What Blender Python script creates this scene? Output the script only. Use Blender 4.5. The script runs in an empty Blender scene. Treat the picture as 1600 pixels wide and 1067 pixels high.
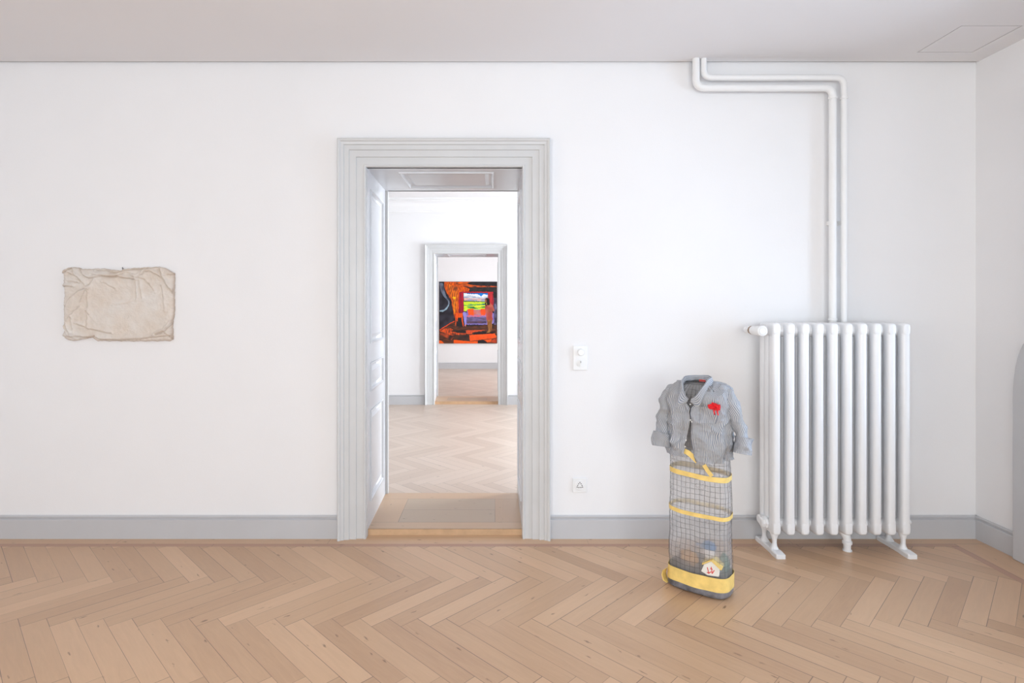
import bpy, math, random
import numpy as np
from mathutils import Vector, Matrix, noise
random.seed(7)
PI = math.pi
scn = bpy.context.scene
COL = scn.collection
EYE = 1.448; F = 890.0; CX = 772.0; HY = 478.0     # eye height, focal length and principal point of the photograph

def at(px, py, d):
    return Vector(((px-CX)*d/F, d, EYE-(py-HY)*d/F))

# ------------------------------------------------------------------ materials
def newmat(name):
    m = bpy.data.materials.new(name); m.use_nodes = True
    return m, m.node_tree.nodes, m.node_tree.links, m.node_tree.nodes['Principled BSDF']

def mat(name, col, rough=.5, var=.04, scale=8, metal=0, bump=0, bscale=60, spec=.5, detail=4, coat=0):
    m, n, l, b = newmat(name)
    tc = n.new('ShaderNodeTexCoord'); nz = n.new('ShaderNodeTexNoise')
    nz.inputs['Scale'].default_value = scale; nz.inputs['Detail'].default_value = detail
    l.new(tc.outputs['Object'], nz.inputs['Vector'])
    cr = n.new('ShaderNodeValToRGB')
    cr.color_ramp.elements[0].position = .3; cr.color_ramp.elements[1].position = .7
    cr.color_ramp.elements[0].color = (*[c*(1-var) for c in col], 1)
    cr.color_ramp.elements[1].color = (*[min(1, c*(1+var)) for c in col], 1)
    l.new(nz.outputs['Fac'], cr.inputs['Fac']); l.new(cr.outputs['Color'], b.inputs['Base Color'])
    b.inputs['Roughness'].default_value = rough; b.inputs['Metallic'].default_value = metal
    b.inputs['Specular IOR Level'].default_value = spec
    b.inputs['Coat Weight'].default_value = coat
    if bump:
        nb = n.new('ShaderNodeTexNoise'); nb.inputs['Scale'].default_value = bscale; nb.inputs['Detail'].default_value = 5
        l.new(tc.outputs['Object'], nb.inputs['Vector'])
        bp = n.new('ShaderNodeBump'); bp.inputs['Strength'].default_value = bump; bp.inputs['Distance'].default_value = .002
        l.new(nb.outputs['Fac'], bp.inputs['Height']); l.new(bp.outputs['Normal'], b.inputs['Normal'])
    return m

M = {}
M['wall'] = mat('wall_paint', (.85, .84, .845), .75, .008, 3, bump=.15, bscale=120, spec=.25)
M['ceiling'] = mat('ceiling_paint', (.82, .80, .805), .8, .006, 2, spec=.2)
M['trim'] = mat('grey_gloss_paint', (.545, .545, .56), .32, .015, 6, bump=.05, bscale=30)
M['casing'] = mat('casing_paint', (.62, .62, .62), .38, .02, 6, bump=.08, bscale=30)
M['reveal'] = mat('reveal_paint', (.66, .67, .70), .25, .015, 5)
M['radiator'] = mat('radiator_enamel', (.84, .84, .85), .28, .01, 9, bump=.06, bscale=80)
M['pipe'] = mat('pipe_paint', (.86, .855, .85), .35, .01, 7)
M['plastic'] = mat('switch_plastic', (.84, .84, .84), .3, .01, 20)
M['dark'] = mat('dark_gap', (.06, .055, .05), .7, .2, 20)
M['brass'] = mat('dull_copper', (.33, .22, .14), .45, .2, 60, metal=.6)
M['steel'] = mat('dull_steel', (.16, .16, .17), .5, .2, 60, metal=.5)
M['yellow'] = mat('yellow_tape', (.86, .62, .20), .45, .12, 25, bump=.5, bscale=45)
M['wire'] = mat('grey_wire', (.17, .165, .17), .55, .2, 40, metal=.3)
M['red'] = mat('red_wool', (.75, .012, .02), .7, .3, 90)
M['white_glass'] = mat('white_card', (.80, .78, .72), .6, .04, 40)
M['bag'] = mat('grey_bag', (.17, .17, .19), .28, .45, 22, bump=.9, bscale=35)
M['darkfill'] = mat('dark_cloth', (.13, .10, .09), .8, .35, 35, bump=.8, bscale=50)
M['blue'] = mat('blue_toy', (.12, .22, .38), .5, .15, 30)
M['orange'] = mat('orange_toy', (.48, .24, .07), .5, .25, 30)
M['green'] = mat('green_toy', (.03, .16, .11), .5, .25, 30)
M['white'] = mat('white_toy', (.75, .72, .72), .5, .08, 30)
M['redpaint'] = mat('red_marker', (.70, .07, .06), .6, .15, 80)
M['button'] = mat('shirt_button', (.75, .74, .70), .3, .05, 60)
M['riser'] = mat('oak_riser', (.60, .39, .23), .45, .10, 14)
M['canvas'] = mat('raw_canvas', (.78, .76, .72), .8, .05, 60)

def wood_mat(name, c1, c2, c3, gap=.0009, rough=.36):
    """oak floor: per-plank tone from the 'plank' attribute, grain along UV.x, joints from UV"""
    m, n, l, b = newmat(name)
    uv = n.new('ShaderNodeUVMap'); uv.uv_map = 'UVMap'
    at_ = n.new('ShaderNodeVertexColor'); at_.layer_name = 'plank'
    ex = n.new('ShaderNodeUVMap'); ex.uv_map = 'edge'
    sep = n.new('ShaderNodeSeparateColor'); l.new(at_.outputs['Color'], sep.inputs['Color'])
    su = n.new('ShaderNodeSeparateXYZ'); l.new(uv.outputs['UV'], su.inputs['Vector'])
    def math_(op, a, bb=None, c=None):
        q = n.new('ShaderNodeMath'); q.operation = op
        for i, v in enumerate((a, bb, c)):
            if v is None: continue
            if isinstance(v, (int, float)): q.inputs[i].default_value = v
            else: l.new(v, q.inputs[i])
        return q.outputs[0]
    off = math_('MULTIPLY', sep.outputs['Red'], 37.0)
    gx = math_('MULTIPLY', su.outputs['X'], 1.0); gy = math_('MULTIPLY', su.outputs['Y'], 9.0)
    comb = n.new('ShaderNodeCombineXYZ'); l.new(math_('ADD', gx, off), comb.inputs['X']); l.new(gy, comb.inputs['Y']); l.new(off, comb.inputs['Z'])
    g1 = n.new('ShaderNodeTexNoise'); g1.inputs['Scale'].default_value = 5; g1.inputs['Detail'].default_value = 6; g1.inputs['Distortion'].default_value = .8
    l.new(comb.outputs[0], g1.inputs['Vector'])
    comb2 = n.new('ShaderNodeCombineXYZ'); l.new(math_('ADD', math_('MULTIPLY', su.outputs['X'], 3.0), off), comb2.inputs['X'])
    l.new(math_('MULTIPLY', su.outputs['Y'], 60.0), comb2.inputs['Y']); l.new(off, comb2.inputs['Z'])
    g2 = n.new('ShaderNodeTexNoise'); g2.inputs['Scale'].default_value = 6; g2.inputs['Detail'].default_value = 4
    l.new(comb2.outputs[0], g2.inputs['Vector'])
    cr = n.new('ShaderNodeValToRGB'); e = cr.color_ramp.elements
    e[0].position = 0; e[0].color = (*c1, 1); e[1].position = 1; e[1].color = (*c3, 1)
    k = e.new(.5); k.color = (*c2, 1)
    t = math_('ADD', math_('MULTIPLY', sep.outputs['Green'], .50), math_('MULTIPLY', g1.outputs['Fac'], .42))
    t = math_('ADD', t, math_('MULTIPLY', g2.outputs['Fac'], .14))
    l.new(t, cr.inputs['Fac'])
    # knots and stains
    vo = n.new('ShaderNodeTexVoronoi'); vo.inputs['Scale'].default_value = 5.5; vo.inputs['Randomness'].default_value = 1
    comb3 = n.new('ShaderNodeCombineXYZ'); l.new(math_('ADD', su.outputs['X'], off), comb3.inputs['X'])
    l.new(math_('MULTIPLY', su.outputs['Y'], 3.6), comb3.inputs['Y']); l.new(off, comb3.inputs['Z'])
    wob = n.new('ShaderNodeTexNoise'); wob.inputs['Scale'].default_value = 30
    l.new(comb3.outputs[0], wob.inputs['Vector'])
    mx = n.new('ShaderNodeMix'); mx.data_type = 'VECTOR'; mx.inputs['Factor'].default_value = .05
    l.new(comb3.outputs[0], mx.inputs[4]); l.new(wob.outputs['Color'], mx.inputs[5]); l.new(mx.outputs[1], vo.inputs['Vector'])
    kn = n.new('ShaderNodeMapRange'); kn.inputs['From Min'].default_value = .035; kn.inputs['From Max'].default_value = .10
    kn.inputs['To Min'].default_value = .75; kn.inputs['To Max'].default_value = 0
    l.new(vo.outputs['Distance'], kn.inputs['Value'])
    m1 = n.new('ShaderNodeMix'); m1.data_type = 'RGBA'; l.new(kn.outputs[0], m1.inputs['Factor'])
    l.new(cr.outputs['Color'], m1.inputs[6]); m1.inputs[7].default_value = (c1[0]*.35, c1[1]*.3, c1[2]*.28, 1)
    # joints
    se = n.new('ShaderNodeSeparateXYZ'); l.new(ex.outputs['UV'], se.inputs['Vector'])
    dx = math_('SUBTRACT', 1.0, math_('LESS_THAN', se.outputs['X'], 5.0))
    ed = math_('MINIMUM', se.outputs['X'], se.outputs['Y'])
    jn = n.new('ShaderNodeTexNoise'); jn.inputs['Scale'].default_value = 1.3
    tcg = n.new('ShaderNodeTexCoord'); l.new(tcg.outputs['Object'], jn.inputs['Vector'])
    jw = math_('MULTIPLY', math_('ADD', math_('MULTIPLY', sep.outputs['Blue'], 1.6), math_('MULTIPLY', jn.outputs['Fac'], 1.2)), gap)
    jl = math_('LESS_THAN', ed, jw)
    m2 = n.new('ShaderNodeMix'); m2.data_type = 'RGBA'; l.new(math_('MULTIPLY', jl, .8), m2.inputs['Factor'])
    l.new(m1.outputs[2], m2.inputs[6]); m2.inputs[7].default_value = (.12, .075, .055, 1)
    l.new(m2.outputs[2], b.inputs['Base Color'])
    rr = n.new('ShaderNodeMapRange'); rr.inputs['To Min'].default_value = rough-.06; rr.inputs['To Max'].default_value = rough+.1
    l.new(g1.outputs['Fac'], rr.inputs['Value']); l.new(rr.outputs[0], b.inputs['Roughness'])
    bp = n.new('ShaderNodeBump'); bp.inputs['Strength'].default_value = .12; bp.inputs['Distance'].default_value = .001
    l.new(g2.outputs['Fac'], bp.inputs['Height']); l.new(bp.outputs['Normal'], b.inputs['Normal'])
    b.inputs['Specular IOR Level'].default_value = .6; b.inputs['Coat Weight'].default_value = .35; b.inputs['Coat Roughness'].default_value = .38; b.inputs['Coat IOR'].default_value = 1.5
    return m
M['oak'] = wood_mat('oak_floor', (.42, .235, .130), (.57, .355, .208), (.71, .462, .285))
M['oak_far'] = wood_mat('pale_oak_floor', (.46, .345, .27), (.55, .43, .345), (.63, .51, .425))
M['oak_red'] = wood_mat('red_oak_strip', (.40, .20, .13), (.47, .25, .165), (.52, .30, .20))
M['oak_sill'] = wood_mat('oak_sill', (.45, .28, .16), (.55, .36, .22), (.62, .43, .28))
M['oak_dark'] = wood_mat('grey_oak_board', (.38, .27, .18), (.46, .34, .235), (.52, .40, .29))

def shirt_mat():
    m, n, l, b = newmat('striped_shirt_cotton')
    uv = n.new('ShaderNodeUVMap'); uv.uv_map = 'UVMap'
    s = n.new('ShaderNodeSeparateXYZ'); l.new(uv.outputs['UV'], s.inputs['Vector'])
    mu = n.new('ShaderNodeMath'); mu.operation = 'MULTIPLY'; mu.inputs[1].default_value = 2*PI/.0068; l.new(s.outputs['X'], mu.inputs[0])
    si = n.new('ShaderNodeMath'); si.operation = 'SINE'; l.new(mu.outputs[0], si.inputs[0])
    mr = n.new('ShaderNodeMapRange'); mr.inputs['From Min'].default_value = -.3; mr.inputs['From Max'].default_value = .7; l.new(si.outputs[0], mr.inputs['Value'])
    mx = n.new('ShaderNodeMix'); mx.data_type = 'RGBA'; l.new(mr.outputs[0], mx.inputs['Factor'])
    mx.inputs[6].default_value = (.54, .54, .54, 1); mx.inputs[7].default_value = (.165, .20, .285, 1)
    tc = n.new('ShaderNodeTexCoord'); nz = n.new('ShaderNodeTexNoise'); nz.inputs['Scale'].default_value = 11; nz.inputs['Detail'].default_value = 6
    l.new(tc.outputs['Object'], nz.inputs['Vector'])
    m2 = n.new('ShaderNodeMapRange'); m2.inputs['From Min'].default_value = .42; m2.inputs['From Max'].default_value = .75; m2.inputs['To Max'].default_value = .55
    l.new(nz.outputs['Fac'], m2.inputs['Value'])
    m3 = n.new('ShaderNodeMix'); m3.data_type = 'RGBA'; l.new(m2.outputs[0], m3.inputs['Factor'])
    l.new(mx.outputs[2], m3.inputs[6]); m3.inputs[7].default_value = (.27, .25, .22, 1)
    l.new(m3.outputs[2], b.inputs['Base Color']); b.inputs['Roughness'].default_value = .6
    nb = n.new('ShaderNodeTexNoise'); nb.inputs['Scale'].default_value = 38; nb.inputs['Detail'].default_value = 8; nb.inputs['Distortion'].default_value = 2.0
    l.new(tc.outputs['Object'], nb.inputs['Vector'])
    bp = n.new('ShaderNodeBump'); bp.inputs['Strength'].default_value = .8; bp.inputs['Distance'].default_value = .004
    l.new(nb.outputs['Fac'], bp.inputs['Height']); l.new(bp.outputs['Normal'], b.inputs['Normal'])
    return m
M['shirt'] = shirt_mat()

def cloth_art_mat():
    m, n, l, b = newmat('soiled_cream_linen')
    va = n.new('ShaderNodeVertexColor'); va.layer_name = 'soil'
    sp = n.new('ShaderNodeSeparateColor'); l.new(va.outputs['Color'], sp.inputs['Color'])
    tc = n.new('ShaderNodeTexCoord'); nz = n.new('ShaderNodeTexNoise'); nz.inputs['Scale'].default_value = 7; nz.inputs['Detail'].default_value = 8
    l.new(tc.outputs['Object'], nz.inputs['Vector'])
    cr = n.new('ShaderNodeValToRGB'); e = cr.color_ramp.elements
    e[0].position = .35; e[0].color = (.70, .61, .53, 1); e[1].position = .65; e[1].color = (.73, .68, .63, 1)
    l.new(nz.outputs['Fac'], cr.inputs['Fac'])
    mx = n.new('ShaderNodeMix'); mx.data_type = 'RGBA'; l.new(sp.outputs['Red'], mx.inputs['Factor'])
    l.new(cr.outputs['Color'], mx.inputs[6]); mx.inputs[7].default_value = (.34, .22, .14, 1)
    l.new(mx.outputs[2], b.inputs['Base Color']); b.inputs['Roughness'].default_value = .85; b.inputs['Specular IOR Level'].default_value = .2
    wv = n.new('ShaderNodeTexNoise'); wv.inputs['Scale'].default_value = 90; wv.inputs['Detail'].default_value = 6
    l.new(tc.outputs['Object'], wv.inputs['Vector'])
    bp = n.new('ShaderNodeBump'); bp.inputs['Strength'].default_value = .5; bp.inputs['Distance'].default_value = .002
    l.new(wv.outputs['Fac'], bp.inputs['Height']); l.new(bp.outputs['Normal'], b.inputs['Normal'])
    return m
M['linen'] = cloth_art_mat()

def picture_mat():
    m, n, l, b = newmat('painted_picture')
    va = n.new('ShaderNodeVertexColor'); va.layer_name = 'paint'
    tc = n.new('ShaderNodeTexCoord'); nz = n.new('ShaderNodeTexNoise'); nz.inputs['Scale'].default_value = 20; nz.inputs['Detail'].default_value = 5
    l.new(tc.outputs['Object'], nz.inputs['Vector'])
    mr = n.new('ShaderNodeMapRange'); mr.inputs['To Min'].default_value = .8; mr.inputs['To Max'].default_value = 1.15; l.new(nz.outputs['Fac'], mr.inputs['Value'])
    mx = n.new('ShaderNodeVectorMath'); mx.operation = 'SCALE'; l.new(va.outputs['Color'], mx.inputs[0]); l.new(mr.outputs[0], mx.inputs['Scale'])
    l.new(mx.outputs[0], b.inputs['Base Color']); b.inputs['Roughness'].default_value = .6; b.inputs['Specular IOR Level'].default_value = .25
    return m
M['picture'] = picture_mat()

def wrap_mat():
    m, n, l, b = newmat('milky_plastic_wrap')
    b.inputs['Base Color'].default_value = (.74, .73, .73, 1); b.inputs['Roughness'].default_value = .35
    tr = n.new('ShaderNodeBsdfTransparent'); tl = n.new('ShaderNodeBsdfTranslucent'); tl.inputs['Color'].default_value = (.8, .79, .79, 1)
    m1 = n.new('ShaderNodeMixShader'); m1.inputs[0].default_value = .45; l.new(b.outputs[0], m1.inputs[1]); l.new(tl.outputs[0], m1.inputs[2])
    tc = n.new('ShaderNodeTexCoord'); nz = n.new('ShaderNodeTexNoise'); nz.inputs['Scale'].default_value = 9; nz.inputs['Detail'].default_value = 5
    l.new(tc.outputs['Object'], nz.inputs['Vector'])
    mr = n.new('ShaderNodeMapRange'); mr.inputs['From Min'].default_value = .3; mr.inputs['From Max'].default_value = .7
    mr.inputs['To Min'].default_value = .50; mr.inputs['To Max'].default_value = .74; l.new(nz.outputs['Fac'], mr.inputs['Value'])
    m2 = n.new('ShaderNodeMixShader'); l.new(mr.outputs[0], m2.inputs[0]); l.new(m1.outputs[0], m2.inputs[1]); l.new(tr.outputs[0], m2.inputs[2])
    nb = n.new('ShaderNodeTexNoise'); nb.inputs['Scale'].default_value = 25; nb.inputs['Detail'].default_value = 4; l.new(tc.outputs['Object'], nb.inputs['Vector'])
    bp = n.new('ShaderNodeBump'); bp.inputs['Strength'].default_value = .6; bp.inputs['Distance'].default_value = .004
    l.new(nb.outputs['Fac'], bp.inputs['Height']); l.new(bp.outputs['Normal'], b.inputs['Normal'])
    l.new(m2.outputs[0], n['Material Output'].inputs['Surface'])
    return m
M['wrap'] = wrap_mat()

def glass_mat():
    m, n, l, b = newmat('window_glass')
    tr = n.new('ShaderNodeBsdfTransparent'); gl = n.new('ShaderNodeBsdfGlossy'); gl.inputs['Roughness'].default_value = .02
    fr = n.new('ShaderNodeFresnel'); fr.inputs['IOR'].default_value = 1.45
    mx = n.new('ShaderNodeMixShader'); l.new(fr.outputs[0], mx.inputs[0]); l.new(tr.outputs[0], mx.inputs[1]); l.new(gl.outputs[0], mx.inputs[2])
    l.new(mx.outputs[0], n['Material Output'].inputs['Surface'])
    return m
M['glass'] = glass_mat()

# ------------------------------------------------------------------ mesh helpers
class MB:
    def __init__(s): s.v = []; s.f = []; s.uv = None; s.mi = []
    def quad(s, a, b, c, d):
        i = len(s.v); s.v += [tuple(a), tuple(b), tuple(c), tuple(d)]; s.f.append((i, i+1, i+2, i+3))
    def box(s, x0, x1, y0, y1, z0, z1):
        i = len(s.v)
        s.v += [(x, y, z) for z in (z0, z1) for y in (y0, y1) for x in (x0, x1)]
        for f in ((0, 2, 3, 1), (4, 5, 7, 6), (0, 1, 5, 4), (2, 6, 7, 3), (0, 4, 6, 2), (1, 3, 7, 5)):
            s.f.append(tuple(i+k for k in f))
        return s
    def loft(s, rings, closed=True, cap0=True, cap1=True):
        """rings: list of equal-length point lists"""
        i = len(s.v); n = len(rings[0])
        for r in rings: s.v += [tuple(p) for p in r]
        for a in range(len(rings)-1):
            for k in range(n if closed else n-1):
                k2 = (k+1) % n
                s.f.append((i+a*n+k, i+a*n+k2, i+(a+1)*n+k2, i+(a+1)*n+k))
        if cap0: s.f.append(tuple(i+k for k in range(n-1, -1, -1)))
        if cap1: s.f.append(tuple(i+(len(rings)-1)*n+k for k in range(n)))
        return s
    def tube(s, pts, rad, n=12, cap=True, ell=None):
        pts = [Vector(p) for p in pts]; m = len(pts)
        if not hasattr(rad, '__len__'): rad = [rad]*m
        rings = []; up = None
        for k in range(m):
            t = (pts[min(k+1, m-1)]-pts[max(k-1, 0)]).normalized()
            if up is None:
                up = Vector((0, 0, 1)) if abs(t.z) < .9 else Vector((0, 1, 0))
            a = t.cross(up).normalized(); up = a.cross(t).normalized()
            e = ell or (1, 1)
            rings.append([pts[k]+(a*math.cos(q)*e[0]+up*math.sin(q)*e[1])*rad[k] for q in [2*PI*j/n for j in range(n)]])
        return s.loft(rings, True, cap, cap)
    def lathe(s, c, prof, axis='z', n=24):
        """prof: (radius, offset along axis)"""
        rings = []
        for r, h in prof:
            ring = []
            for j in range(n):
                q = 2*PI*j/n; a, b = r*math.cos(q), r*math.sin(q)
                p = {'z': (a, b, h), 'y': (a, h, b), 'x': (h, a, b)}[axis]
                ring.append((c[0]+p[0], c[1]+p[1], c[2]+p[2]))
            rings.append(ring)
        return s.loft(rings)
    def build(s, name, m, parent=None, smooth=False, origin=None, bevel=0, uvs=None):
        me = bpy.data.meshes.new(name)
        o0 = Vector(origin) if origin is not None else Vector((0, 0, 0))
        me.from_pydata([tuple(Vector(p)-o0) for p in s.v], [], s.f)
        me.update()
        import bmesh
        bm = bmesh.new(); bm.from_mesh(me)
        if not uvs: bmesh.ops.remove_doubles(bm, verts=bm.verts, dist=1e-5)
        bmesh.ops.recalc_face_normals(bm, faces=bm.faces)
        bm.to_mesh(me); bm.free()
        if uvs:
            layer = me.uv_layers.new(name='UVMap')
            for lp in me.loops: layer.data[lp.index].uv = uvs[lp.vertex_index]
        if smooth:
            for p in me.polygons: p.use_smooth = True
        me.materials.append(m)
        o = bpy.data.objects.new(name, me); COL.objects.link(o)
        o.location = o0
        if parent:
            o.parent = parent
            o.location = o0 - parent.location if not parent.get('_rot') else o0
        if bevel:
            bv = o.modifiers.new('bevel', 'BEVEL'); bv.width = bevel; bv.segments = 2; bv.limit_method = 'ANGLE'; bv.angle_limit = .7
        if smooth:
            try:
                me.set_sharp_from_angle(angle=math.radians(45 if smooth is True else smooth))
            except Exception: pass
        return o

def tag(o, label, cat, group=None):
    o['label'] = label; o['category'] = cat
    if group: o['group'] = group
    return o
def thing(name, label, cat, loc, group=None, rotz=0):
    o = bpy.data.objects.new(name, None); COL.objects.link(o); o.location = loc; o.rotation_euler = (0, 0, rotz)
    o.empty_display_size = .1
    return tag(o, label, cat, group)
def struct(o, label=None):
    o['kind'] = 'structure'
    if label: o['label'] = label
    return o

# ------------------------------------------------------------------ dimensions of the place
XR = 3.012; XL = -3.7; YW = 3.56; YW2 = 4.29; YM = 8.37; YM2 = 8.89; YF = 13.15; YB = -2.7; ZC = 2.968; ZT = 3.12
D1 = (-.796, .176, 2.312); D2 = (-.873, .060, 2.212)

def slab(name, axis, c0, c1, us, vs, hole, m):
    """a wall between c0..c1 on an axis, gridded in u (horizontal) and z with holes"""
    mb = MB()
    P = (lambda c, u, v: (u, c, v)) if axis == 'y' else ((lambda c, u, v: (c, u, v)) if axis == 'x' else (lambda c, u, v: (u, v, c)))
    def filled(i, j):
        if i < 0 or j < 0 or i >= len(us)-1 or j >= len(vs)-1: return False
        return not hole((us[i]+us[i+1])/2, (vs[j]+vs[j+1])/2)
    for i in range(len(us)-1):
        for j in range(len(vs)-1):
            if not filled(i, j): continue
            a, b, c, d = us[i], us[i+1], vs[j], vs[j+1]
            mb.quad(P(c0, a, c), P(c0, b, c), P(c0, b, d), P(c0, a, d))
            mb.quad(P(c1, a, c), P(c1, b, c), P(c1, b, d), P(c1, a, d))
            if not filled(i-1, j): mb.quad(P(c0, a, c), P(c1, a, c), P(c1, a, d), P(c0, a, d))
            if not filled(i+1, j): mb.quad(P(c0, b, c), P(c1, b, c), P(c1, b, d), P(c0, b, d))
            if not filled(i, j-1): mb.quad(P(c0, a, c), P(c1, a, c), P(c1, b, c), P(c0, b, c))
            if not filled(i, j+1): mb.quad(P(c0, a, d), P(c1, a, d), P(c1, b, d), P(c0, b, d))
    return struct(mb.build(name, m))

def inr(x, a, b): return a < x < b
struct_wall = slab('wall_front', 'y', YW, YW2, [XL, D1[0]-.02, D1[1]+.02, XR], [0, D1[2]+.02, ZT],
     lambda u, v: inr(u, D1[0]-.02, D1[1]+.02) and v < D1[2]+.02, M['wall'])
slab('wall_middle', 'y', YM, YM2, [XL, D2[0]-.02, D2[1]+.02, XR], [0, D2[2]+.02, ZT],
     lambda u, v: inr(u, D2[0]-.02, D2[1]+.02) and v < D2[2]+.02, M['wall'])
slab('wall_far', 'y', YF, YF+.3, [XL, XR], [0, ZT], lambda u, v: False, M['wall'])
# windows of the right-hand wall and of the rear wall
WIN_R = [(1.45, 2.95), (-1.7, -.3), (5.0, 6.1), (6.75, 7.85), (9.7, 10.9), (11.4, 12.5)]
WIN_B = [(-2.9, -1.5), (-.7, .7), (1.3, 2.6)]
WZ = (.55, 2.55)
us = sorted([YB-.3, YF+.3]+[q for w in WIN_R for q in w])
slab('wall_right', 'x', XR, XR+.45, us, [0, WZ[0], WZ[1], ZT], lambda u, v: inr(v, *WZ) and any(inr(u, *w) for w in WIN_R), M['wall'])
WIN_ADDED_L = [(-1.9, -.6), (.1, 1.4)]  # unseen openings added to let fill light onto the right wall
us = sorted([YB-.3, YF+.3]+[q for w in WIN_ADDED_L for q in w])
slab('wall_left', 'x', XL-.45, XL, us, [0, WZ[0], WZ[1], ZT], lambda u, v: inr(v, *WZ) and any(inr(u, *w) for w in WIN_ADDED_L), M['wall'])
us = sorted([XL, XR]+[q for w in WIN_B for q in w])
slab('wall_rear', 'y', YB-.4, YB, us, [0, WZ[0], WZ[1], ZT], lambda u, v: inr(v, *WZ) and any(inr(u, *w) for w in WIN_B), M['wall'])

# ceilings: the room's lowered ceiling stops just short of the wall (shadow gap) and holds the access hatch
HX0, HX1, HY0, HY1 = 2.535, 2.868, 3.089, 3.416
g = .006
slab('ceiling', 'z', ZC, ZC+.025, [XL, HX0, HX1, XR], [YB, HY0, HY1, YW-.018],
     lambda u, v: inr(u, HX0, HX1) and inr(v, HY0, HY1), M['ceiling'])
mb = MB(); mb.box(XL-.5, XR+.45, YB-.4, YF+.3, ZT, ZT+.15); struct(mb.build('trim_1', M['dark']), 'concrete slab above the ceilings')
mb = MB(); mb.box(HX0+g, HX1-g, HY0+g, HY1-g, ZC+.0005, ZC+.02)
tag(mb.build('ceiling_hatch', M['ceiling'], origin=((HX0+HX1)/2, (HY0+HY1)/2, ZC+.0005)), 'square white access hatch set flush in the ceiling near the right corner', 'hatch')
mb = MB(); mb.box(XL, XR, YW2, YM, ZC+.03, ZC+.06); struct(mb.build('ceiling_middle', M['ceiling']))
mb = MB(); mb.box(XL, XR, YM2, YF, ZC+.03, ZC+.06); struct(mb.build('ceiling_far', M['ceiling']))

# cornices of the two rooms behind
def cornice(name, y, z, sgn, x0, x1):
    prof = [(0, -.215), (.012, -.215), (.014, -.19), (.03, -.185), (.032, -.165), (.05, -.15), (.075, -.10), (.12, -.06), (.19, -.045), (.19, -.03), (.24, -.026), (.245, 0), (0, 0)]
    mb = MB(); mb.loft([[(x, y+sgn*a, z+b) for a, b in prof] for x in (x0, x1)])
    return struct(mb.build(name, M['wall']), 'white moulded cornice')
cornice('trim_2', YM, ZC+.03, -1, XL, XR)
cornice('trim_3', YW2, ZC+.03, 1, XL, XR)
cornice('trim_4', YF, ZC+.03, -1, XL, XR)

# baseboards
def baseboard(name, p0, p1, nrm, m=None):
    """profile swept from p0 to p1; nrm points into the room"""
    prof = [(0, 0), (.020, 0), (.020, .116), (.016, .120), (.009, .121), (.009, .127), (.014, .129), (.016, .136), (.010, .142), (0, .142)]
    mb = MB(); mb.loft([[(p[0]+nrm[0]*a, p[1]+nrm[1]*a, b) for a, b in prof] for p in (p0, p1)])
    return struct(mb.build(name, m or M['trim']), 'grey painted baseboard')
baseboard('baseboard_front', (XL, YW), (D1[0]-.172, YW), (0, -1))
baseboard('baseboard_front.001', (D1[1]+.164, YW), (XR, YW), (0, -1))
baseboard('baseboard_right', (XR, YW-.0), (XR, 3.262), (-1, 0))
baseboard('baseboard_right.001', (XR, -.42), (XR, YB), (-1, 0))
baseboard('baseboard_left', (XL, YB), (XL, YW), (1, 0))
baseboard('baseboard_rear', (XL, YB), (XR, YB), (0, 1))
baseboard('baseboard_middle', (XL, YM), (D2[0]-.15, YM), (0, -1))
baseboard('baseboard_middle.001', (D2[1]+.15, YM), (XR, YM), (0, -1))
baseboard('baseboard_far', (XL, YF), (XR, YF), (0, -1))
baseboard('baseboard_left.001', (XL, YW2), (XL, YM), (1, 0))
baseboard('baseboard_right.002', (XR, YW2), (XR, YM), (-1, 0))

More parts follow.
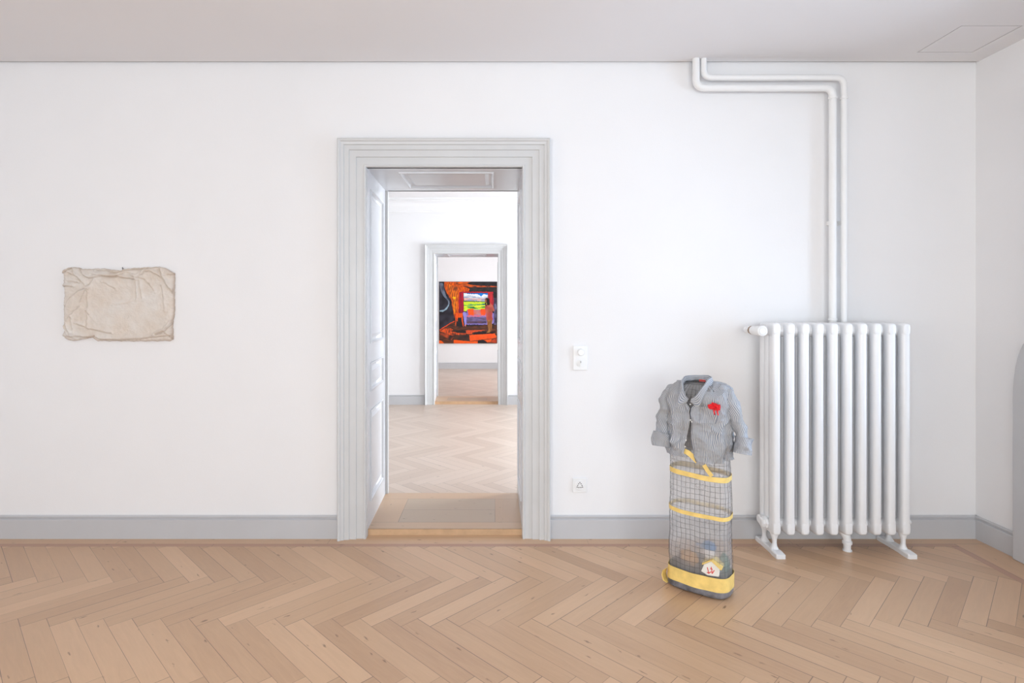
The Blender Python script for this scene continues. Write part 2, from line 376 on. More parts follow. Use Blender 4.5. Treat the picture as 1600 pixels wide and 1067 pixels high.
# ------------------------------------------------------------------ herringbone floors
PW = .0935; PL = .583
def clip(poly, a, b, c):                    # keep a*x+b*y+c >= 0
    out = []
    for i in range(len(poly)):
        p, q = poly[i], poly[(i+1) % len(poly)]
        dp = a*p[0]+b*p[1]+c; dq = a*q[0]+b*q[1]+c
        if dp >= 0: out.append(p)
        if (dp >= 0) != (dq >= 0):
            t = dp/(dp-dq); out.append((p[0]+(q[0]-p[0])*t, p[1]+(q[1]-p[1])*t))
    return out
def planks_mesh(name, planks, m, z=0, thick=None, parent=None):
    """planks: (polygon, origin, unit direction, length, width) -> one mesh with grain UVs and plank colours"""
    v = []; f = []; uv = []; ed = []; col = []
    rnd = random.Random(11)
    tones = [pk[5] if len(pk) > 5 else None for pk in planks]; planks = [pk[:5] for pk in planks]
    for (poly, o, d, L, Wd), tn in zip(planks, tones):
        r = (rnd.random(), rnd.random(), rnd.random()**2)
        if tn is not None: r = (r[0], tn, r[2])
        n = (-d[1], d[0]); idx = []
        for p in poly:
            u = (p[0]-o[0])*d[0]+(p[1]-o[1])*d[1]; w = (p[0]-o[0])*n[0]+(p[1]-o[1])*n[1]
            idx.append(len(v)); v.append((p[0], p[1], z)); uv.append((u, w)); col.append(r)
        f.append(idx)
    # distance to the plank edge must be piecewise linear: split every plank into 4 strips around its middle
    V = []; Fc = []; UV = []; ED = []; CL = []
    for (poly, o, d, L, Wd), fc in zip(planks, f):
        n = (-d[1], d[0]); r = col[fc[0]]
        def U(p): return (p[0]-o[0])*d[0]+(p[1]-o[1])*d[1]
        def Wf(p): return (p[0]-o[0])*n[0]+(p[1]-o[1])*n[1]
        for su in (0, 1):
            for sw in (0, 1):
                q = poly
                cu = (d[0], d[1], -(o[0]*d[0]+o[1]*d[1])-L/2); cw = (n[0], n[1], -(o[0]*n[0]+o[1]*n[1])-Wd/2)
                q = clip(q, *([k if su else -k for k in cu])); 
                if len(q) < 3: continue
                q = clip(q, *([k if sw else -k for k in cw]))
                if len(q) < 3: continue
                b0 = len(V)
                for p in q:
                    V.append((p[0], p[1], z)); UV.append((U(p), Wf(p)))
                    ED.append((min(abs(U(p)), abs(L-U(p))), min(abs(Wf(p)), abs(Wd-Wf(p))))); CL.append(r)
                Fc.append(tuple(range(b0, b0+len(q))))
    me = bpy.data.meshes.new(name); me.from_pydata(V, [], Fc)
    a = me.uv_layers.new(name='UVMap'); b = me.uv_layers.new(name='edge')
    for lp in me.loops:
        a.data[lp.index].uv = UV[lp.vertex_index]; b.data[lp.index].uv = ED[lp.vertex_index]
    ca = me.color_attributes.new('plank', 'FLOAT_COLOR', 'POINT')
    for i, c in enumerate(CL): ca.data[i].color = (*c, 1)
    # normals up
    for p in me.polygons:
        if p.normal.z < 0: p.flip()
    me.update(); me.materials.append(m)
    ob = bpy.data.objects.new(name, me); COL.objects.link(ob)
    if parent: ob.parent = parent
    return ob
def herring(x0, x1, y0, y1, xo, yo):
    out = []; s = math.sqrt(.5)
    R = lambda p, q: (xo+(p+q)*s, yo+(q-p)*s)
    for j in range(-30, 31):
        for k in range(-120, 120):
            a = k*PW-j*PL; b = k*PW+j*PL
            for (p0, q0, p1, q1, dr) in ((a, b, a+PL, b+PW, 0), (a, b+PW, a+PW, b+PW+PL, 1)):
                cx, cy = R((p0+p1)/2, (q0+q1)/2)
                if cx < x0-.5 or cx > x1+.5 or cy < y0-.5 or cy > y1+.5: continue
                poly = [R(p0, q0), R(p1, q0), R(p1, q1), R(p0, q1)]
                for h in ((1, 0, -x0), (-1, 0, x1), (0, 1, -y0), (0, -1, y1)):
                    poly = clip(poly, *h)
                    if len(poly) < 3: break
                if len(poly) < 3: continue
                if dr == 0: out.append((poly, R(p0, q0), (s, -s), PL, PW))
                else: out.append((poly, R(p1, q0), (s, s), PL, PW))
    return out
def strip(x0, x1, y0, y1, piece=1.4):
    """border boards"""
    out = []
    if x1-x0 > y1-y0:
        x = x0
        while x < x1-1e-4:
            e = min(x1, x+piece*random.uniform(.8, 1.2)); out.append(([(x, y0), (e, y0), (e, y1), (x, y1)], (x, y0), (1, 0), e-x, y1-y0)); x = e
    else:
        y = y0
        while y < y1-1e-4:
            e = min(y1, y+piece*random.uniform(.8, 1.2)); out.append(([(x0, y), (x1, y), (x1, e), (x0, e)], (x1, y), (0, 1), e-y, x1-x0)); y = e
    return out
XB = 2.80; YBD = 3.430; BT = 3.466
pl = herring(XL, XB-.045, YB, YBD, -.025, 3.397) + [q+(.72,) for q in strip(XL, XR, BT, YW, 1.5) + strip(XB, XR, YB, BT, 1.5)]
struct(planks_mesh('floor', pl, M['oak']))
struct(planks_mesh('trim_5', strip(XL, XB, YBD, BT, 1.2)+strip(XB-.045, XB, YB, YBD, 1.2), M['oak_red'], z=.0), 'reddish inlay strip around the parquet')
pl = herring(XL, XR, YW2, YM-.12, .31, 7.9) + strip(XL, XR, YM-.12, YM, 1.5)
struct(planks_mesh('floor_middle', pl, M['oak_far']))
pl = herring(XL, XR, YM2, YF-.12, .13, 12.6) + strip(XL, XR, YF-.12, YF, 1.5)
struct(planks_mesh('floor_far', pl, M['oak_far']))
mb = MB(); mb.box(XL-.3, XR+.45, YB-.4, YF+.3, -.2, -.004); struct(mb.build('trim_6', M['dark']), 'subfloor below the parquet')

# ------------------------------------------------------------------ door cases
def casing(name, y, sgn, x0, x1, zt, w, parent):
    """mitred door architrave; profile (distance outwards, projection)"""
    k = w/.172
    prof = [(0, -.02), (0, .014), (.004, .022), (.012, .022), (.016, .016), (.060*k, .016), (.062*k, .025), (.102*k, .025), (.104*k, .034),
            (.132*k, .034), (.136*k, .042), (.150*k, .044), (.156*k, .052), (w-.006, .056), (w, .050), (w, -.002)]
    rings = []
    for (cx, cz, dx, dz) in ((x0, 0, -1, 0), (x0, zt, -1, 1), (x1, zt, 1, 1), (x1, 0, 1, 0)):
        rings.append([(cx+dx*a, y+sgn*b, cz+dz*a) for a, b in prof])
    mb = MB(); mb.loft(rings)
    return mb.build(name, M['casing'], parent)

def panelled(name, u0, u1, v0, v1, panels, P, m, parent, th=.02):
    """flat lining board in (u, v) with recessed, moulded fields; P(u, v, h) -> world, h = height off the board"""
    mb = MB()
    pu0 = panels[0][0]; pu1 = panels[0][1]
    mb.quad(P(u0, v0, 0), P(pu0, v0, 0), P(pu0, v1, 0), P(u0, v1, 0))
    mb.quad(P(pu1, v0, 0), P(u1, v0, 0), P(u1, v1, 0), P(pu1, v1, 0))
    vs = [v0]+[q for p in panels for q in (p[2], p[3])]+[v1]
    for i in range(0, len(vs), 2):
        mb.quad(P(pu0, vs[i], 0), P(pu1, vs[i], 0), P(pu1, vs[i+1], 0), P(pu0, vs[i+1], 0))
    for a, b, c, d in panels:
        steps = [(0, 0), (.001, .007), (.010, .009), (.016, .002), (.020, -.010), (.034, -.010), (.055, -.003), (.058, -.001), (.060, -.001)]
        lim = min(b-a, d-c)*.45
        steps = [(min(q, lim), h) for q, h in steps]
        prev = None
        for q, h in steps:
            r = [P(a+q, c+q, h), P(b-q, c+q, h), P(b-q, d-q, h), P(a+q, d-q, h)]
            if prev:
                for k in range(4): mb.quad(prev[k], prev[(k+1) % 4], r[(k+1) % 4], r[k])
            prev = r
        mb.quad(*prev)
    # board back
    mb.quad(P(u0, v0, -th), P(u1, v0, -th), P(u1, v1, -th), P(u0, v1, -th))
    for (a, b) in (((u0, v0), (u1, v0)), ((u1, v0), (u1, v1)), ((u1, v1), (u0, v1)), ((u0, v1), (u0, v0))):
        mb.quad(P(*a, 0), P(*b, 0), P(*b, -th), P(*a, -th))
    return mb.build(name, m, parent)

def door_case(name, D, y0, y1, w, lab):
    x0, x1, zt = D
    d = bpy.data.objects.new(name, None); COL.objects.link(d); d.location = ((x0+x1)/2, (y0+y1)/2, 0); struct(d, lab)
    c = casing('door_casing', y0, -1, x0, x1, zt, w, d)
    c2 = casing('door_casing', y1, 1, x0, x1, zt, w, d)
    T = y1-y0; a, b = y0+.16*T, y1-.19*T
    ps = [(a, b, .186, .775), (a, b, .895, 1.083), (a, b, 1.205, zt-.11)]
    sp = .012
    L = lambda u, v, h: (x0-sp*(u-y0)/T*1.6+h, u, v)
    Rr = lambda u, v, h: (x1+sp*(u-y0)/T*.2-h, u, v)
    panelled('reveal_panel', y0, y1, 0, zt, ps, L, M['reveal'], d, .0195)
    panelled('reveal_panel', y0, y1, 0, zt, ps, Rr, M['reveal'], d, .0195)
    S = lambda u, v, h: (v, u, zt-h)
    panelled('soffit_panel', y0, y1, x0-sp*1.6, x1+.002, [(a, b, x0+.178, x1-.178)], S, M['reveal'], d, .0195)
    # threshold
    th = MB(); th.box(x0-.019, x1+.01, y0+.04, y1, -.002, .0385)
    t = th.build('threshold', M['riser'], d)
    fs = planks_mesh('floor_strip', [q+(.8,) for q in strip(x0-.019, x1+.01, y0-.0, y0+.045, 3)], M['oak'], z=0, parent=d); fs.location = -d.location
    fl = M['oak_sill']
    fr = strip(x0-.019, x1+.01, y0+.04, y0+.15, 3)+strip(x0-.019, x1+.01, y1-.13, y1, 3)+strip(x0-.019, x0+.17, y0+.15, y1-.13, 3)+strip(x1-.17, x1+.01, y0+.15, y1-.13, 3)
    o = planks_mesh('threshold_frame', fr, fl, z=.040, parent=d); o.location = -d.location
    o = planks_mesh('threshold_board', strip(x0+.17, x1-.17, y0+.15, (y0+y1)/2+.01, 3)+strip(x0+.17, x1-.17, (y0+y1)/2+.01, y1-.13, 3), M['oak_dark'], z=.040, parent=d); o.location = -d.location
    return d
door_case('door_1', D1, YW, YW2, .172, 'grey moulded door case with panelled reveals between the first two rooms')
door_case('door_2', D2, YM, YM2, .140, 'grey moulded door case of the far doorway')

# ------------------------------------------------------------------ windows (right wall, rear wall, added ones in the left wall): frame, sill, sash bars, pane
wn = 0
def window(axis, c, thick, a, b, z0, z1, sgn):
    """axis 'x': wall at x=c, glass recessed outwards"""
    global wn
    wn += 1
    P = (lambda u, q, z: (c+sgn*q, u, z)) if axis == 'x' else (lambda u, q, z: (u, c+sgn*q, z))
    root = bpy.data.objects.new('window_%d' % wn, None); COL.objects.link(root); root.location = P((a+b)/2, .2, z0); struct(root, 'tall casement window (left-wall ones added for fill light)')
    def bx(mb, u0, u1, q0, q1, w0, w1):
        p, q = P(u0, q0, w0), P(u1, q1, w1)
        mb.box(min(p[0], q[0]), max(p[0], q[0]), min(p[1], q[1]), max(p[1], q[1]), w0, w1)
    fr = MB(); q0, q1 = .20, .26
    bx(fr, a, a+.06, q0, q1, z0, z1); bx(fr, b-.06, b, q0, q1, z0, z1); bx(fr, a+.06, b-.06, q0, q1, z0, z0+.07); bx(fr, a+.06, b-.06, q0, q1, z1-.06, z1)
    m_ = (a+b)/2; bx(fr, m_-.04, m_+.04, q0, q1, z0+.07, z1-.06)
    for (u0, u1) in ((a+.06, m_-.04), (m_+.04, b-.06)): bx(fr, u0, u1, q0+.01, q1-.01, z0+(z1-z0)*.7, z0+(z1-z0)*.7+.04)
    fr.build('window_frame', M['reveal'], root)
    gl = MB(); bx(gl, a+.06, m_-.04, .228, .232, z0+.07, z1-.06); bx(gl, m_+.04, b-.06, .228, .232, z0+.07, z1-.06)
    gl.build('window_pane', M['glass'], root)
    si = MB(); bx(si, a-.03, b+.03, -.04, -.0, z0-.03, z0); si.build('window_sill', M['reveal'], root)
    return root
for (a, b) in WIN_R: window('x', XR, .45, a, b, *WZ, 1)
for (a, b) in WIN_B: window('y', YB, .4, a, b, *WZ, -1)
for (a, b) in WIN_ADDED_L: window('x', XL, .45, a, b, *WZ, -1)  # added windows, out of view, around the left fill lights
# grey surround beneath and beside the first right-hand window, with the rounded shoulder that enters the frame
def shoulder():
    yo = 3.262; pts = [(yo, 0), (yo, .90)]
    for k in range(1, 9):
        t = k/8; pts.append((yo-.10*(1-math.cos(t*PI/2)), .90+.36*math.sin(t*PI/2)))
    pts += [(yo-.10, WZ[1]+.12), (1.35, WZ[1]+.12), (1.35, 0)]
    inner = [(2.95, WZ[0]-.03), (2.95, WZ[1]), (1.45, WZ[1]), (1.45, WZ[0]-.03)]
    x0, x1 = XR-.045, XR
    mb = MB()
    # left jamb strip as a closed prism, apron, top and near strip as boxes
    jam = [p for p in pts[:-2]]+[(2.95, WZ[1]+.12), (2.95, 0)]
    mb.loft([[(x, y, z) for y, z in jam] for x in (x0, x1)])
    mb.box(x0, x1, 1.45, 2.95, 0, WZ[0]-.031); mb.box(x0, x1, 1.45, 2.95, WZ[1], WZ[1]+.12); mb.box(x0, x1, 1.33, 1.45, 0, WZ[1]+.12)
    return struct(mb.build('trim_7', M['trim'], bevel=.006), 'grey window surround with a rounded shoulder on the right wall')
shoulder()

# ------------------------------------------------------------------ radiator
RX0 = 1.6425; PITCH = .0838; NS = 10; YC = 3.398
rad = thing('radiator', 'tall white cast-iron column radiator standing against the wall at right', 'radiator', (2.02, YC, 0))
def sup(cx, cy, a, b, e, n=20):
    out = []
    for j in range(n):
        q = 2*PI*j/n; c, s = math.cos(q), math.sin(q)
        out.append((cx+a*math.copysign(abs(c)**e, c), cy+b*math.copysign(abs(s)**e, s)))
    return out
def section_mesh(leg):
    mb = MB()
    for cy, hb in ((-.0635, .0300), (0, .022), (.058, .025)):
        rings = []
        for z, k in ((.125, .9), (.15, 1), (1.30, 1), (1.32, .9)):
            rings.append([(x, y, z) for x, y in sup(0, cy, .0242*k, hb*(.5+.5*k), .60, 24)])
        mb.loft(rings)
    # loaf-shaped header and footer running front to back
    for z0, z1, zz in ((1.272, 1.350, 1), (.112, .195, -1)):
        rings = []
        for y, k in ((-.0936, .42), (-.0925, .62), (-.089, .80), (-.082, .92), (-.068, 1), (0, 1.0), (.055, 1), (.070, .97), (.079, .86), (.083, .6)):
            zc = (z0+z1)/2; hz = (z1-z0)/2
            ring = [(x, y, z) for x, z in sup(0, zc, .0244*(.5+.5*k), hz*(.35+.65*k), .55, 24)]
            rings.append(ring)
        mb.loft(rings)
    return mb
def hub_mesh(z, r):
    mb = MB()
    mb.lathe((0, -.008, z), [(r*.62, .0), (r*1.0, .014), (r*1.0, .020), (r*.86, .030), (r*.82, PITCH/2-.002), (r*.9, PITCH/2), (r*.82, PITCH/2+.002), (r*.86, PITCH-.030), (r*1.0, PITCH-.020), (r, PITCH-.014), (r*.62, PITCH)], 'x', 24)
    return mb
o = section_mesh(False).build('radiator_section', M['radiator'], None, smooth=50); sec_me = o.data
o.parent = rad; o.location = (RX0-2.02, 0, 0)
for k in range(1, NS):
    c = o.copy(); COL.objects.link(c); c.parent = rad; c.location = (RX0-2.02+k*PITCH, 0, 0)
for nm, z, r in (('top_hub', 1.304, .040), ('bottom_hub', .163, .031)):
    n0 = hub_mesh(z, r).build(nm, M['radiator'], None, smooth=True); n0.parent = rad; n0.location = (RX0-2.02, 0, 0)
    for k in range(1, NS-1):
        c = n0.copy(); COL.objects.link(c); c.parent = rad; c.location = (RX0-2.02+k*PITCH, 0, 0)
def leg_mesh():
    mb = MB()
    for cy, sg in ((-.058, -1), (.062, 1)):
        rings = []
        for z, a, b, dy in ((.165, .024, .028, 0), (.125, .024, .027, 0), (.105, .020, .020, .0), (.085, .013, .014, .002), (.060, .0115, .012, .003), (.042, .016, .018, .0), (.028, .024, .03, -.004)):
            rings.append([(x, y, z) for x, y in sup(0, cy+dy*sg, a, b, .9, 16)])
        mb.loft(rings)
    # web between the two legs
    rings = []
    return mb
def foot_mesh():
    mb = MB(); rings = []
    for y, a, h in ((-.142, .022, .024), (-.136, .027, .027), (-.09, .029, .029), (-.05, .024, .029), (.06, .024, .028), (.10, .027, .028), (.132, .025, .024)):
        rings.append([(-a, y, 0), (a, y, 0), (a, y, h-.006), (a-.006, y, h), (-a+.006, y, h), (-a, y, h-.006)])
    mb.loft(rings); return mb
for k in (0, NS-1):
    l_ = leg_mesh().build('leg', M['radiator'], None, smooth=True); l_.parent = rad; l_.location = (RX0-2.02+k*PITCH, 0, 0)
    f_ = foot_mesh().build('foot_plate', M['radiator'], None, smooth=30); f_.parent = rad; f_.location = (RX0-2.02+k*PITCH, .0, 0)
# plugs
mb = MB(); mb.lathe((RX0, YC-.012, .165), [(.022, -.06), (.03, -.055), (.03, -.04), (.036, -.038), (.036, -.026), (.028, -.02)], 'x', 8)
mb.lathe((RX0, YC+.04, .165), [(.02, -.05), (.026, -.045), (.026, -.02)], 'x', 8)
mb.build('bottom_plug', M['radiator'], rad, smooth=30)
mb = MB(); mb.lathe((RX0+9*PITCH, YC-.012, .165), [(.026, .02), (.026, .034), (.011, .037), (.011, .058), (.015, .060), (.015, .074), (.008, .076)], 'x', 16)
mb.build('drain_nozzle', M['radiator'], rad, smooth=30)
# outlet elbow
mb = MB()
mb.tube([(2.062, 3.41, .165), (2.066, 3.405, .13), (2.076, 3.39, .105), (2.086, 3.375, .085), (2.089, 3.37, .06), (2.089, 3.37, .001)], [.020, .022, .024, .024, .022, .019], 16)
mb.lathe((2.089, 3.37, 0), [(.022, .040), (.027, .043), (.027, .058), (.022, .062)], 'z', 18)
mb.lathe((2.089, 3.37, 0), [(.026, .001), (.026, .006), (.020, .012)], 'z', 18)
mb.build('outlet_pipe', M['radiator'], rad, smooth=40)
# inlet union and thermostatic head
mb = MB(); zt = 1.303; xt = 1.552
mb.lathe((0, 3.40, zt), [(.016, xt), (.018, xt+.02), (.024, xt+.022), (.024, xt+.036), (.030, xt+.038), (.030, xt+.062), (.036, xt+.07)], 'x', 14)
mb.lathe((xt, 0, zt), [(.021, 3.50), (.024, 3.49), (.024, 3.45), (.020, 3.445), (.020, 3.435)], 'y', 18)
mb.build('valve_body', M['radiator'], rad, smooth=30)
mb = MB(); mb.lathe((xt, 0, zt), [(.023, 3.436), (.026, 3.432), (.026, 3.418), (.023, 3.414)], 'y', 10)
mb.build('valve_collar', M['brass'], rad, smooth=30)
head = MB()
head.lathe((xt, 0, zt), [(.020, 3.413), (.0265, 3.41), (.028, 3.36), (.031, 3.33), (.031, 3.300), (.029, 3.293), (.021, 3.290), (.0205, 3.293), (.0195, 3.293), (.019, 3.290)], 'y', 28)
hd = head.build('thermostatic_head', M['plastic'], rad, smooth=30)
# the small ring mark and stroke on its face
mb = MB(); mb.box(xt-.009, xt+.009, 3.2885, 3.2898, zt-.0015, zt+.0015)
mk = mb.build('face_mark', M['steel'], None); mk.parent = hd; mk.location = Vector((0, 0, 0))-rad.location

# ------------------------------------------------------------------ heating pipes
def bendpath(pts, r=.05, n=7):
    pts = [Vector(p) for p in pts]; out = [pts[0]]
    for i in range(1, len(pts)-1):
        a = (pts[i-1]-pts[i]).normalized(); b = (pts[i+1]-pts[i]).normalized()
        for k in range(n+1):
            t = k/n; p0 = pts[i]+a*r; p1 = pts[i]+b*r
            out.append(p0*(1-t)**2+pts[i]*2*t*(1-t)+p1*t**2)
    out.append(pts[-1]); return out
def pipe(name, label, xa, yh, xb, rad_, zlow, r, collars):
    d = 3.505
    A = lambda px, py: (at(px, py, d).x, d, at(px, py, d).z)
    x0 = A(xa, 0)[0]; zh = A(0, yh)[2]; x1 = A(xb, 0)[0]
    root = thing(name, label, 'pipe', (x1, d, zlow), group='heating pipes')
    mb = MB(); mb.tube(bendpath([(x0, d, ZC+.012), (x0, d, zh), (x1, d, zh), (x1, d, zlow)], r), rad_, 18)
    mb.build('pipe_run', M['pipe'], root, smooth=40)
    for z in collars:
        c = MB(); c.lathe((x1, d, z), [(rad_+.001, .008), (rad_+.004, .006), (rad_+.004, -.006), (rad_+.001, -.008)], 'z', 20)
        c.build('pipe_collar', M['pipe'], root, smooth=30)
    cl = MB(); cl.box(x1-.006, x1+.006, d, YW, 1.95, 1.975); cl.build('pipe_bracket', M['pipe'], root)
z152 = at(0, 153, 3.505).z; z499 = at(0, 499, 3.505).z
pipe('heating_pipe', 'white heating pipe taking the lower run under the ceiling, left one going down', 1087.5, 137.5, 1301, .0215, .20, .055, [z152, z499])
pipe('heating_pipe', 'white heating pipe taking the upper run under the ceiling, right one going down', 1099.5, 121.5, 1318.5, .0185, .20, .05, [z152])

# ------------------------------------------------------------------ switch and socket
def plate(x0, x1, z0, z1, root, name='cover_plate'):
    mb = MB(); mb.box(x0, x1, YW-.011, YW, z0, z1); return mb.build(name, M['plastic'], root, bevel=.004)
s = at(906.5, 559, YW); x, z = s.x, s.z
sw = thing('light_switch', 'white wall plate with round dimmer knob above a small rotary insert', 'switch', (x, YW, z))
plate(x-.046, x+.046, z-.077, z+.077, sw)
mb = MB(); mb.lathe((x+.001, 0, z+.036), [(.024, YW-.011), (.024, YW-.014), (.021, YW-.015), (.020, YW-.032), (.018, YW-.035), (.010, YW-.035)], 'y', 28)
mb.build('dimmer_knob', M['plastic'], sw, smooth=30)
mb = MB(); mb.lathe((x+.001, 0, z-.034), [(.025, YW-.011), (.025, YW-.0135), (.0225, YW-.0140), (.0225, YW-.0125), (.008, YW-.0125)], 'y', 28)
mb.box(x+.001-.0035, x+.001+.0035, YW-.022, YW-.012, z-.034-.017, z-.034+.017)
ri = mb.build('rotary_insert', M['plastic'], sw, smooth=30)
mb = MB(); mb.box(x-.0005, x+.0025, YW-.0226, YW-.0215, z-.030, z-.018); mb.build('pointer_line', M['steel'], sw)
s = at(905.5, 757.5, YW); x, z = s.x, s.z
so = thing('wall_socket', 'square white wall socket with nine pin holes near the baseboard', 'socket', (x, YW, z))
plate(x-.045, x+.045, z-.045, z+.045, so)
mb = MB(); mb.lathe((x, 0, z), [(.031, YW-.011), (.031, YW-.0135), (.029, YW-.0140), (.0, YW-.0138)], 'y', 32)
mb.build('socket_insert', M['plastic'], so, smooth=30)
for t in (PI/2, PI/2+2*PI/3, PI/2+4*PI/3):
    cx_, cz_ = x+.0155*math.cos(t), z+.0155*math.sin(t)
    for dt, rr in ((0, .0035), (2.1, .0085), (-2.1, .0085)):
        px_, pz_ = cx_+rr*math.cos(t+dt), cz_+rr*math.sin(t+dt)
        mb = MB(); mb.lathe((px_, 0, pz_), [(.0034, YW-.0136), (.0034, YW-.0144), (.001, YW-.0145)], 'y', 10)
        mb.build('pin_hole', M['dark'], so)

# ------------------------------------------------------------------ cloth relief on the left wall
def interp(pts, t):
    return np.interp(t, [p[0] for p in pts], [p[1] for p in pts])
def cloth_relief():
    Z = lambda zx, zy: (80+zx/7.114, 400+zy/7.114)
    NX, NY = 300, 200
    s = np.linspace(0, 1, NX); t = np.linspace(0, 1, NY)
    top = [(165, 160), (240, 127), (325, 130), (365, 147), (600, 140), (750, 162), (800, 160), (900, 140), (1230, 120), (1275, 133), (1385, 190)]
    bot = [(165, 908), (210, 935), (300, 940), (380, 920), (470, 905), (540, 942), (800, 945), (1100, 945), (1350, 942), (1385, 930)]
    lef = [(150, 165), (335, 160), (372, 172), (600, 163), (860, 168), (890, 160), (940, 168)]
    rig = [(150, 1385), (400, 1380), (600, 1382), (660, 1376), (760, 1360), (860, 1366), (940, 1366)]
    xs = 165+s*(1385-165); ys = 140+t*(940-140)
    T = interp(top, xs); B = interp(bot, xs); L = interp(lef, ys); R = interp(rig, ys)
    rng = np.random.RandomState(3)
    def wob(n, a, k): 
        x = np.linspace(0, 1, n); r = sum(a/(j+1)*np.sin(2*PI*(x*k*(j+1)+rng.rand())) for j in range(3)); return r
    T = T+wob(NX, 2.0, 11); B = B+wob(NX, 2.4, 9); L = L+wob(NY, 1.8, 8); R = R+wob(NY, 1.8, 9)
    GX = L[:, None]*(1-s)[None, :]+R[:, None]*s[None, :]
    GY = T[None, :]*(1-t)[:, None]+B[None, :]*t[:, None]
    H = np.zeros_like(GX); soil = np.zeros_like(GX)
    cre = [([(240, 190), (330, 240), (400, 310), (440, 350)], 1.2), ([(350, 160), (410, 230), (460, 250), (600, 235), (780, 235), (900, 255), (960, 265)], 1.2),
           ([(440, 350), (340, 390), (260, 450), (200, 520)], 1), ([(440, 360), (400, 420), (370, 480)], .8), ([(440, 360), (435, 500), (440, 640), (430, 740), (440, 800)], .7),
           ([(350, 560), (280, 620), (220, 690)], .8), ([(190, 760), (220, 830), (265, 880)], 1), ([(260, 680), (255, 740), (275, 810)], .8),
           ([(330, 760), (440, 800), (560, 835), (700, 860)], .8), ([(165, 900), (300, 895), (420, 905), (520, 895), (560, 925), (800, 935), (1050, 920), (1350, 885)], 1.1),
           ([(960, 240), (970, 350), (975, 470)], .8), ([(1005, 280), (1020, 380), (1035, 470)], .8), ([(960, 240), (1060, 260), (1120, 320), (1170, 390)], .8),
           ([(1010, 230), (1070, 180), (1120, 170), (1200, 210), (1260, 250), (1310, 310), (1360, 400)], 1), ([(1230, 150), (1280, 250), (1330, 340), (1370, 400)], 1.1),
           ([(1250, 340), (1270, 450), (1280, 580)], .5), ([(1200, 870), (1300, 830), (1370, 740)], 1.5), ([(540, 165), (640, 165), (740, 195), (830, 165), (1000, 150), (1100, 140)], 1.3),
           ([(490, 210), (600, 220), (740, 240), (850, 180)], .8), ([(230, 290), (340, 300)], .9), ([(170, 340), (280, 345)], 1.1), ([(620, 300), (740, 370)], .5),
           ([(180, 180), (215, 165), (250, 140)], 1.6), ([(270, 150), (310, 210)], 1), ([(1320, 215), (1385, 205)], 1.3), ([(740, 550), (850, 535), (950, 500)], .35), ([(430, 620), (460, 650)], .9),
           ([(170, 800), (210, 870), (300, 930)], 1), ([(1290, 850), (1330, 880), (1360, 920)], 1), ([(880, 180), (960, 240)], .8), ([(500, 260), (470, 300), (450, 340)], .9)]
    for pl_, a in cre:
        best = np.full(GX.shape, 1e9); side = np.zeros_like(GX)
        # resample with a little wander
        P0 = []
        for i in range(len(pl_)-1):
            for k in range(4):
                q = k/4; P0.append((pl_[i][0]*(1-q)+pl_[i+1][0]*q+rng.randn()*2.5, pl_[i][1]*(1-q)+pl_[i+1][1]*q+rng.randn()*2.5))
        P0.append(pl_[-1])
        for i in range(len(P0)-1):
            ax, ay = P0[i]; bx, by = P0[i+1]; dx, dy = bx-ax, by-ay; LL = dx*dx+dy*dy+1e-6
            q = np.clip(((GX-ax)*dx+(GY-ay)*dy)/LL, 0, 1)
            ex = GX-ax-q*dx; ey = GY-ay-q*dy; dd = np.hypot(ex, ey)
            sd = np.sign(dx*ey-dy*ex)
            m_ = dd < best; side = np.where(m_, sd, side); best = np.where(m_, dd, best)
        H += a*(-5.5*np.exp(-(best/7.0)**2)+9.0*np.exp(-((best-20)/15)**2)*(.55-.45*side))*.001
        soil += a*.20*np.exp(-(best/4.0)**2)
    # raised centre field and pillowy edges
    ex = np.minimum(GX-L[:, None], R[:, None]-GX); ey = np.minimum(GY-T[None, :], B[None, :]-GY); e = np.minimum(ex, ey)
    H += .020*(1-np.exp(-np.maximum(e, 0)/22))
    inner = (1/(1+np.exp(-(GX-450)/12)))*(1/(1+np.exp((GX-1290)/18)))*(1/(1+np.exp(-(GY-255)/10)))*(1/(1+np.exp((GY-870)/12)))
    H -= .004*inner
    for j in range(NY):
        for i in range(0, NX):
            p = Vector((GX[j, i]*.011, GY[j, i]*.011, 0)); edge = math.exp(-max(e[j, i], 0)/150)
            H[j, i] += (noise.noise(p)*.003+noise.noise(p*3.1)*.0030*(.25+edge)+noise.noise(p*7)*.0012)
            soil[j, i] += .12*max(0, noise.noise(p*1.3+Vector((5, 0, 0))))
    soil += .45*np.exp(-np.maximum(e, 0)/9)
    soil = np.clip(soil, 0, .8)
    V = []; Fc = []
    for j in range(NY):
        for i in range(NX):
            px, py = Z(GX[j, i], GY[j, i]); p = at(px, py, YW); V.append((p.x, YW-.016-H[j, i], p.z))
    for j in range(NY-1):
        for i in range(NX-1):
            a = j*NX+i; Fc.append((a, a+NX, a+NX+1, a+1))
    per = [i for i in range(NX)]+[j*NX+NX-1 for j in range(1, NY)]+[(NY-1)*NX+i for i in range(NX-2, -1, -1)]+[j*NX for j in range(NY-2, 0, -1)]
    b0 = len(V)
    cx0 = sum(V[k][0] for k in per)/len(per); cz0 = sum(V[k][2] for k in per)/len(per)
    for k in per: V.append((cx0+(V[k][0]-cx0)*.993, YW-.0006, cz0+(V[k][2]-cz0)*.99))
    n = len(per)
    for k in range(n): Fc.append((per[k], per[(k+1) % n], b0+(k+1) % n, b0+k))
    Fc.append(tuple(b0+k for k in range(n-1, -1, -1)))
    me = bpy.data.meshes.new('cloth_relief'); o0 = Vector((cx0, YW, cz0))
    me.from_pydata([tuple(Vector(p)-o0) for p in V], [], Fc)
    ca = me.color_attributes.new('soil', 'FLOAT_COLOR', 'POINT'); sf = soil.ravel()
